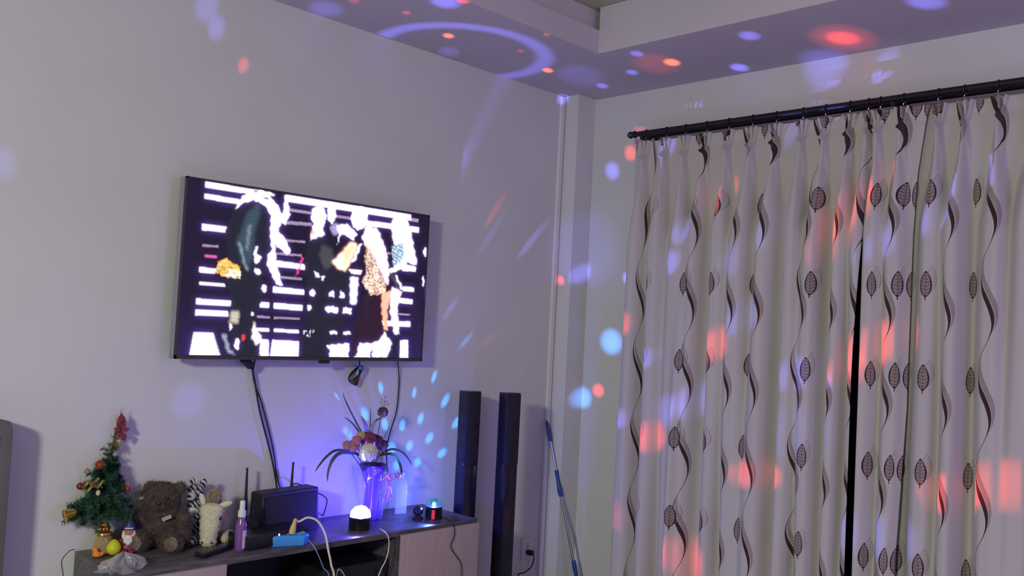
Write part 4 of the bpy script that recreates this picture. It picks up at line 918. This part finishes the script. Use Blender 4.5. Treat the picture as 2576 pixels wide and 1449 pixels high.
# bulbs sit just under the light points
lampA, LA = disco(905, 1330, 'brightly glaring disco lamp in front of the vase', .046, .048, domemat('white_dome', (.8, .85, 1), 14, .5, 0), core1)
lampB, LB = disco(1090, 1304, 'small disco lamp with glowing cyan dome at the cabinet\'s right end', .037, .052, domemat('cyan_dome', (.03, .45, .75), 1.1, .45, 0), core2)
MB().box((-.026, -.0275, .024), (.014, .002, .04), RZ(-.76)).build('red_indicator', mat('red_strip', (.5, .03, .04), .3, em=(1, .05, .05), ems=.35), lampB)
q = Vector(tuple(atZ(1112, 1302)))
cable('cable', [tuple(q+Vector((-.01, 0, .003))), tuple(Vector(tuple(atZ(1128, 1308)))+Vector((0, 0, .003))), AY(1142, 1325, cabF-.02), AY(1142, 1350, cabF-.025), AY(1134, 1375, cabF-.025), AY(1150, 1402, cabF-.025), AY(1160, 1420, cabF-.025), AY(1160, 1460, cabF-.03), (2.74, cabF-.03, .1), (2.7, cabF-.03, .01)], .0019, blackmat, 'thin black cord from the small disco lamp down the right door')
# ------------------------------------------------------------------ lights
def E_at(P, L, n): d = P-L; return d.length, abs(d.normalized().dot(n))
nA, nB, nS = Vector((0, -1, 0)), Vector((-1, 0, 0)), Vector((0, 0, -1))
def surf(k, x, y):
    if k == 'A': return Vector(PY(x, y, WA)), nA
    if k == 'B': return Vector(PX(x, y, WB)), nB
    if k == 'C': return Vector(PX(x, y, XR-.05)), nB
    if k == 'D': return Vector(PY(x, y, cabF)), nA
    if k == 'T': return Vector(PZ(x, y, ZT)), Vector((0, 0, 1))
    return Vector(PZ(x, y, ZS)), nS
PXM = 520.
BLU, RED, CYN, ORG = (.32, .30, 1.6), (1.5, .10, .07), (.04, .55, 1.5), (2.4, .45, .12)
# surface, px, py, radius in px (of the photo), strength, colour, softness
SPA = [('S', 1120, 4, 34, .9, 'b'), ('S', 1885, 90, 24, .75, 'b'), ('S', 1860, 170, 22, 1.0, 'b'), ('S', 1602, 135, 16, .7, 'b'), ('S', 1590, 182, 15, .7, 'b'), ('S', 1515, 216, 15, .7, 'b'), ('S', 1418, 243, 14, .7, 'b'), ('S', 1130, 130, 26, .22, 'b'), ('S', 2330, 5, 40, .7, 'b'), ('S', 820, 22, 40, .3, 'b'), ('S', 2080, 150, 60, .25, 'b'), ('S', 1460, 190, 60, .16, 'b'),
 ('S', 1128, 90, 13, 1.0, 'o'), ('S', 1378, 177, 13, 1.0, 'o'), ('S', 1690, 157, 19, 1.1, 'o'), ('S', 1650, 160, 55, .16, 'r'), ('S', 2120, 96, 36, .95, 'r'), ('S', 2120, 96, 70, .3, 'r'), ('S', 1022, 32, 10, .5, 'r'), ('S', 1375, 87, 8, .5, 'r'), ('S', 1165, 2, 14, 1., 'r'), ('S', 890, 2, 12, .35, 'r'), ('S', 1310, 128, 9, .3, 'r'),
 ('A', 545, 70, 22, .3, 'b'), ('A', 520, 15, 30, .25, 'b'), ('A', 1147, 440, 20, .5, 'b'), ('A', 1108, 505, 22, .3, 'b'), ('A', 1235, 590, 17, .28, 'b'), ('A', 1338, 605, 17, .75, 'b'), ('A', 1134, 775, 14, .5, 'b'), ('A', 1172, 857, 11, .9, 'c'), ('A', 1322, 930, 12, .55, 'b'), ('A', 1075, 850, 16, .35, 'b'), ('A', 475, 1005, 38, .14, 'b'), ('A', 5, 410, 30, .16, 'b'), ('A', 1090, 600, 60, .12, 'b'),
 ('A', 612, 165, 14, .42, 'r'), ('A', 1245, 530, 15, .42, 'r'), ('A', 1212, 878, 20, .5, 'r'), ('A', 1097, 768, 12, .4, 'r'),
 ('B', 1540, 430, 18, .75, 'b'), ('B', 1581, 700, 14, 1.0, 'b'), ('B', 1466, 680, 20, .75, 'b'), ('B', 1538, 860, 26, 1.1, 'k'), ('B', 1465, 1000, 22, 1.0, 'k'), ('B', 1575, 1040, 16, .7, 'b'), ('B', 2208, 195, 14, .4, 'b'), ('B', 2060, 245, 24, .12, 'b'), ('B', 1480, 620, 80, .14, 'b'),
 ('B', 1505, 982, 14, 1.0, 'r'), ('B', 1424, 686, 10, .7, 'r'), ('B', 1586, 385, 15, .8, 'r'), ('B', 1610, 330, 16, .35, 'r'),
 ('C', 1655, 392, 20, .9, 'b'), ('C', 1700, 650, 20, .8, 'b'), ('C', 1725, 570, 20, .7, 'b'), ('C', 1745, 1010, 30, .9, 'b'), ('C', 1690, 1030, 30, .5, 'b'), ('C', 1890, 790, 32, .5, 'b'), ('C', 1645, 890, 18, .7, 'b'), ('C', 1580, 1045, 18, .7, 'b'), ('C', 2060, 310, 26, .6, 'b'), ('C', 1950, 350, 34, .35, 'b'), ('C', 1965, 560, 30, .4, 'b'), ('C', 2040, 930, 36, .5, 'b'), ('C', 2240, 600, 34, .4, 'b'), ('C', 2355, 540, 34, .45, 'b'), ('C', 2412, 460, 24, .7, 'b'), ('C', 2495, 440, 24, .5, 'b'), ('C', 2110, 950, 20, .5, 'b'), ('C', 1860, 640, 30, .3, 'b'), ('C', 2220, 1350, 50, .4, 'b'), ('C', 2050, 1080, 60, .2, 'b'),
 ('C', 1803, 505, 19, 1.1, 'r'), ('C', 1815, 860, 30, .9, 'r'), ('C', 1588, 800, 20, .8, 'r'), ('C', 1650, 1095, 28, 1.1, 'r'), ('C', 1740, 1410, 40, 1.0, 'r'), ('C', 1895, 1190, 28, .8, 'r'), ('C', 1972, 1195, 26, 1.0, 'r'), ('C', 2150, 520, 42, .9, 'r'), ('C', 2168, 920, 34, .7, 'r'), ('C', 2225, 860, 44, .9, 'r'), ('C', 2400, 1240, 44, .9, 'r'), ('C', 2555, 1220, 60, .6, 'r'), ('C', 2215, 455, 22, .5, 'r'), ('C', 2120, 590, 40, .4, 'r'), ('C', 1560, 1300, 30, .25, 'r'),
 ('T', 835, 1345, 5, 1.4, 'r'), ('T', 915, 1348, 5, 2.6, 'r'), ('T', 945, 1342, 4, 3.0, 'r'), ('T', 990, 1338, 5, 2.4, 'r'), ('D', 1021, 1350, 5, 3, 'r')]
SPB = [(850, 990, 12), (958, 976, 9), (1042, 988, 8), (1092, 948, 9), (918, 1042, 12), (968, 1068, 11), (1012, 1070, 10), (1058, 1053, 10), (1120, 1008, 12), (875, 1090, 12), (985, 1128, 12), (1030, 1122, 10), (1080, 1102, 11), (1112, 1140, 11), (1050, 1163, 10), (822, 1143, 14), (1150, 1062, 13), (997, 1172, 10)]
def gobo(name, L, spots, cols, base, ring=None):
    ld = bpy.data.lights.new(name, 'POINT'); ld.energy = 4*math.pi*math.pi; ld.shadow_soft_size = .004; ld.use_nodes = True; t = ld.node_tree
    em = [n for n in t.nodes if n.type == 'EMISSION'][0]
    ge = t.nodes.new('ShaderNodeNewGeometry'); acc = {}
    def term(dirv, o_, i_, s_, key):
        n = t.nodes.new('ShaderNodeVectorMath'); n.operation = 'DOT_PRODUCT'; t.links.new(ge.outputs['Incoming'], n.inputs[0]); n.inputs[1].default_value = dirv*GS
        v = X(t, n.outputs['Value']).ss(o_, i_, 0, s_); acc[key] = v if key not in acc else acc[key]+v
    for dirv, ang, s_, key in spots: term(dirv, math.cos(ang*1.6), math.cos(ang*.2), s_, key)
    if ring:
        dv, a0, da, s_ = ring; n = t.nodes.new('ShaderNodeVectorMath'); n.operation = 'DOT_PRODUCT'; t.links.new(ge.outputs['Incoming'], n.inputs[0]); n.inputs[1].default_value = dv*GS
        an = X(t, n.outputs['Value'])._m('ARCCOSINE'); v = (an-a0).abs().ss(da, da*.15, 0, s_); acc['b'] = acc['b']+v if 'b' in acc else v
    tot_ = None
    cb = t.nodes.new('ShaderNodeCombineXYZ')
    for ch in range(3):
        e = None
        for k_, v in acc.items():
            q = v*cols[k_][ch]; e = q if e is None else e+q
        e = e+base[ch]; t.links.new(e.k, cb.inputs[ch])
    t.links.new(cb.outputs[0], em.inputs['Color']); em.inputs['Strength'].default_value = 1
    o = bpy.data.objects.new(name, ld); COL.objects.link(o); o.location = L; return o
GS = 1.0   # sign of the incoming vector inside a lamp shader
COLS = {'b': BLU, 'r': RED, 'c': CYN, 'o': ORG, 'k': (.15, .6, 1.8)}
def mk(L, lst, soft=1.0):
    out = []
    for s in lst:
        k, x, y, rp, st, key = s[:6]
        if k == 'C': st *= 1.7; rp *= 1.15
        P, n = surf(k, x, y); d, cs = E_at(P, L, n); dist = (P-Vector(CAM)).dot(Vector(f_)); rm_ = rp/FP*dist
        ang = rm_*math.sqrt(max(cs, .25))/d
        out.append(((P-L).normalized(), ang, st*KS*d*d/max(cs, .22), key))
    return out
KS = 1.0
# ring of light on the lowered ceiling
rc_ = [Vector(PZ(*q, ZS)) for q in ((960, 95), (1100, 64), (1240, 76), (1340, 108), (1368, 150), (1330, 181), (1230, 195))]
LC = Vector((1.15, 1.7, .75))   # unseen third disco light below the view, added for spots the lamps can't reach
dirs = np.array([(p-LA).normalized() for p in rc_]); sol, *_ = np.linalg.lstsq(dirs, np.ones(len(dirs)), rcond=None)
axd = Vector(sol).normalized(); a0 = float(np.mean([math.acos(max(-1, min(1, axd.dot(Vector(q))))) for q in dirs]))
dR = (rc_[2]-LA).length
isA = lambda s: s[0] in 'TDC' or (s[0] == 'A' and s[1] > 1070 and s[2] > 400)
gobo('disco_beam_light', LA, mk(LA, [s for s in SPA if isA(s)]), COLS, (.025, .012, .42), (axd, a0, math.radians(1.7), .6*dR*dR*2))
gobo('disco_room_light', LC, mk(LC, [s for s in SPA if not isA(s)]), COLS, (.03, .015, .12))
gobo('disco_cyan_light', LB, mk(LB, [('A', x, y, r*.95, 2.6, 'c') for x, y, r in SPB]), COLS, (.02, .04, .28))
# ceiling lamp up in the recess (off to the left of the view)
al = bpy.data.lights.new('ceiling_lamp_light', 'AREA'); al.shape = 'DISK'; al.size = .45; al.energy = 132; al.color = (1, 1.03, .90)
ao = bpy.data.objects.new('ceiling_lamp_light', al); COL.objects.link(ao); ao.location = (-2.2, .2, 2.3); ao.rotation_euler = (math.radians(35), 0, math.radians(-65))
pl_ = bpy.data.lights.new('violet_fill_light', 'POINT'); pl_.energy = 72; pl_.color = (.42, .22, 1); pl_.shadow_soft_size = .45  # unseen violet fill added to tint the right side of the room
po = bpy.data.objects.new('violet_fill_light', pl_); COL.objects.link(po); po.location = (2.0, -1.2, 1.6)
w = bpy.data.worlds.new('world'); SC.world = w; w.use_nodes = True; bg = w.node_tree.nodes['Background']; bg.inputs[0].default_value = (.93, .94, .98, 1); bg.inputs[1].default_value = .21
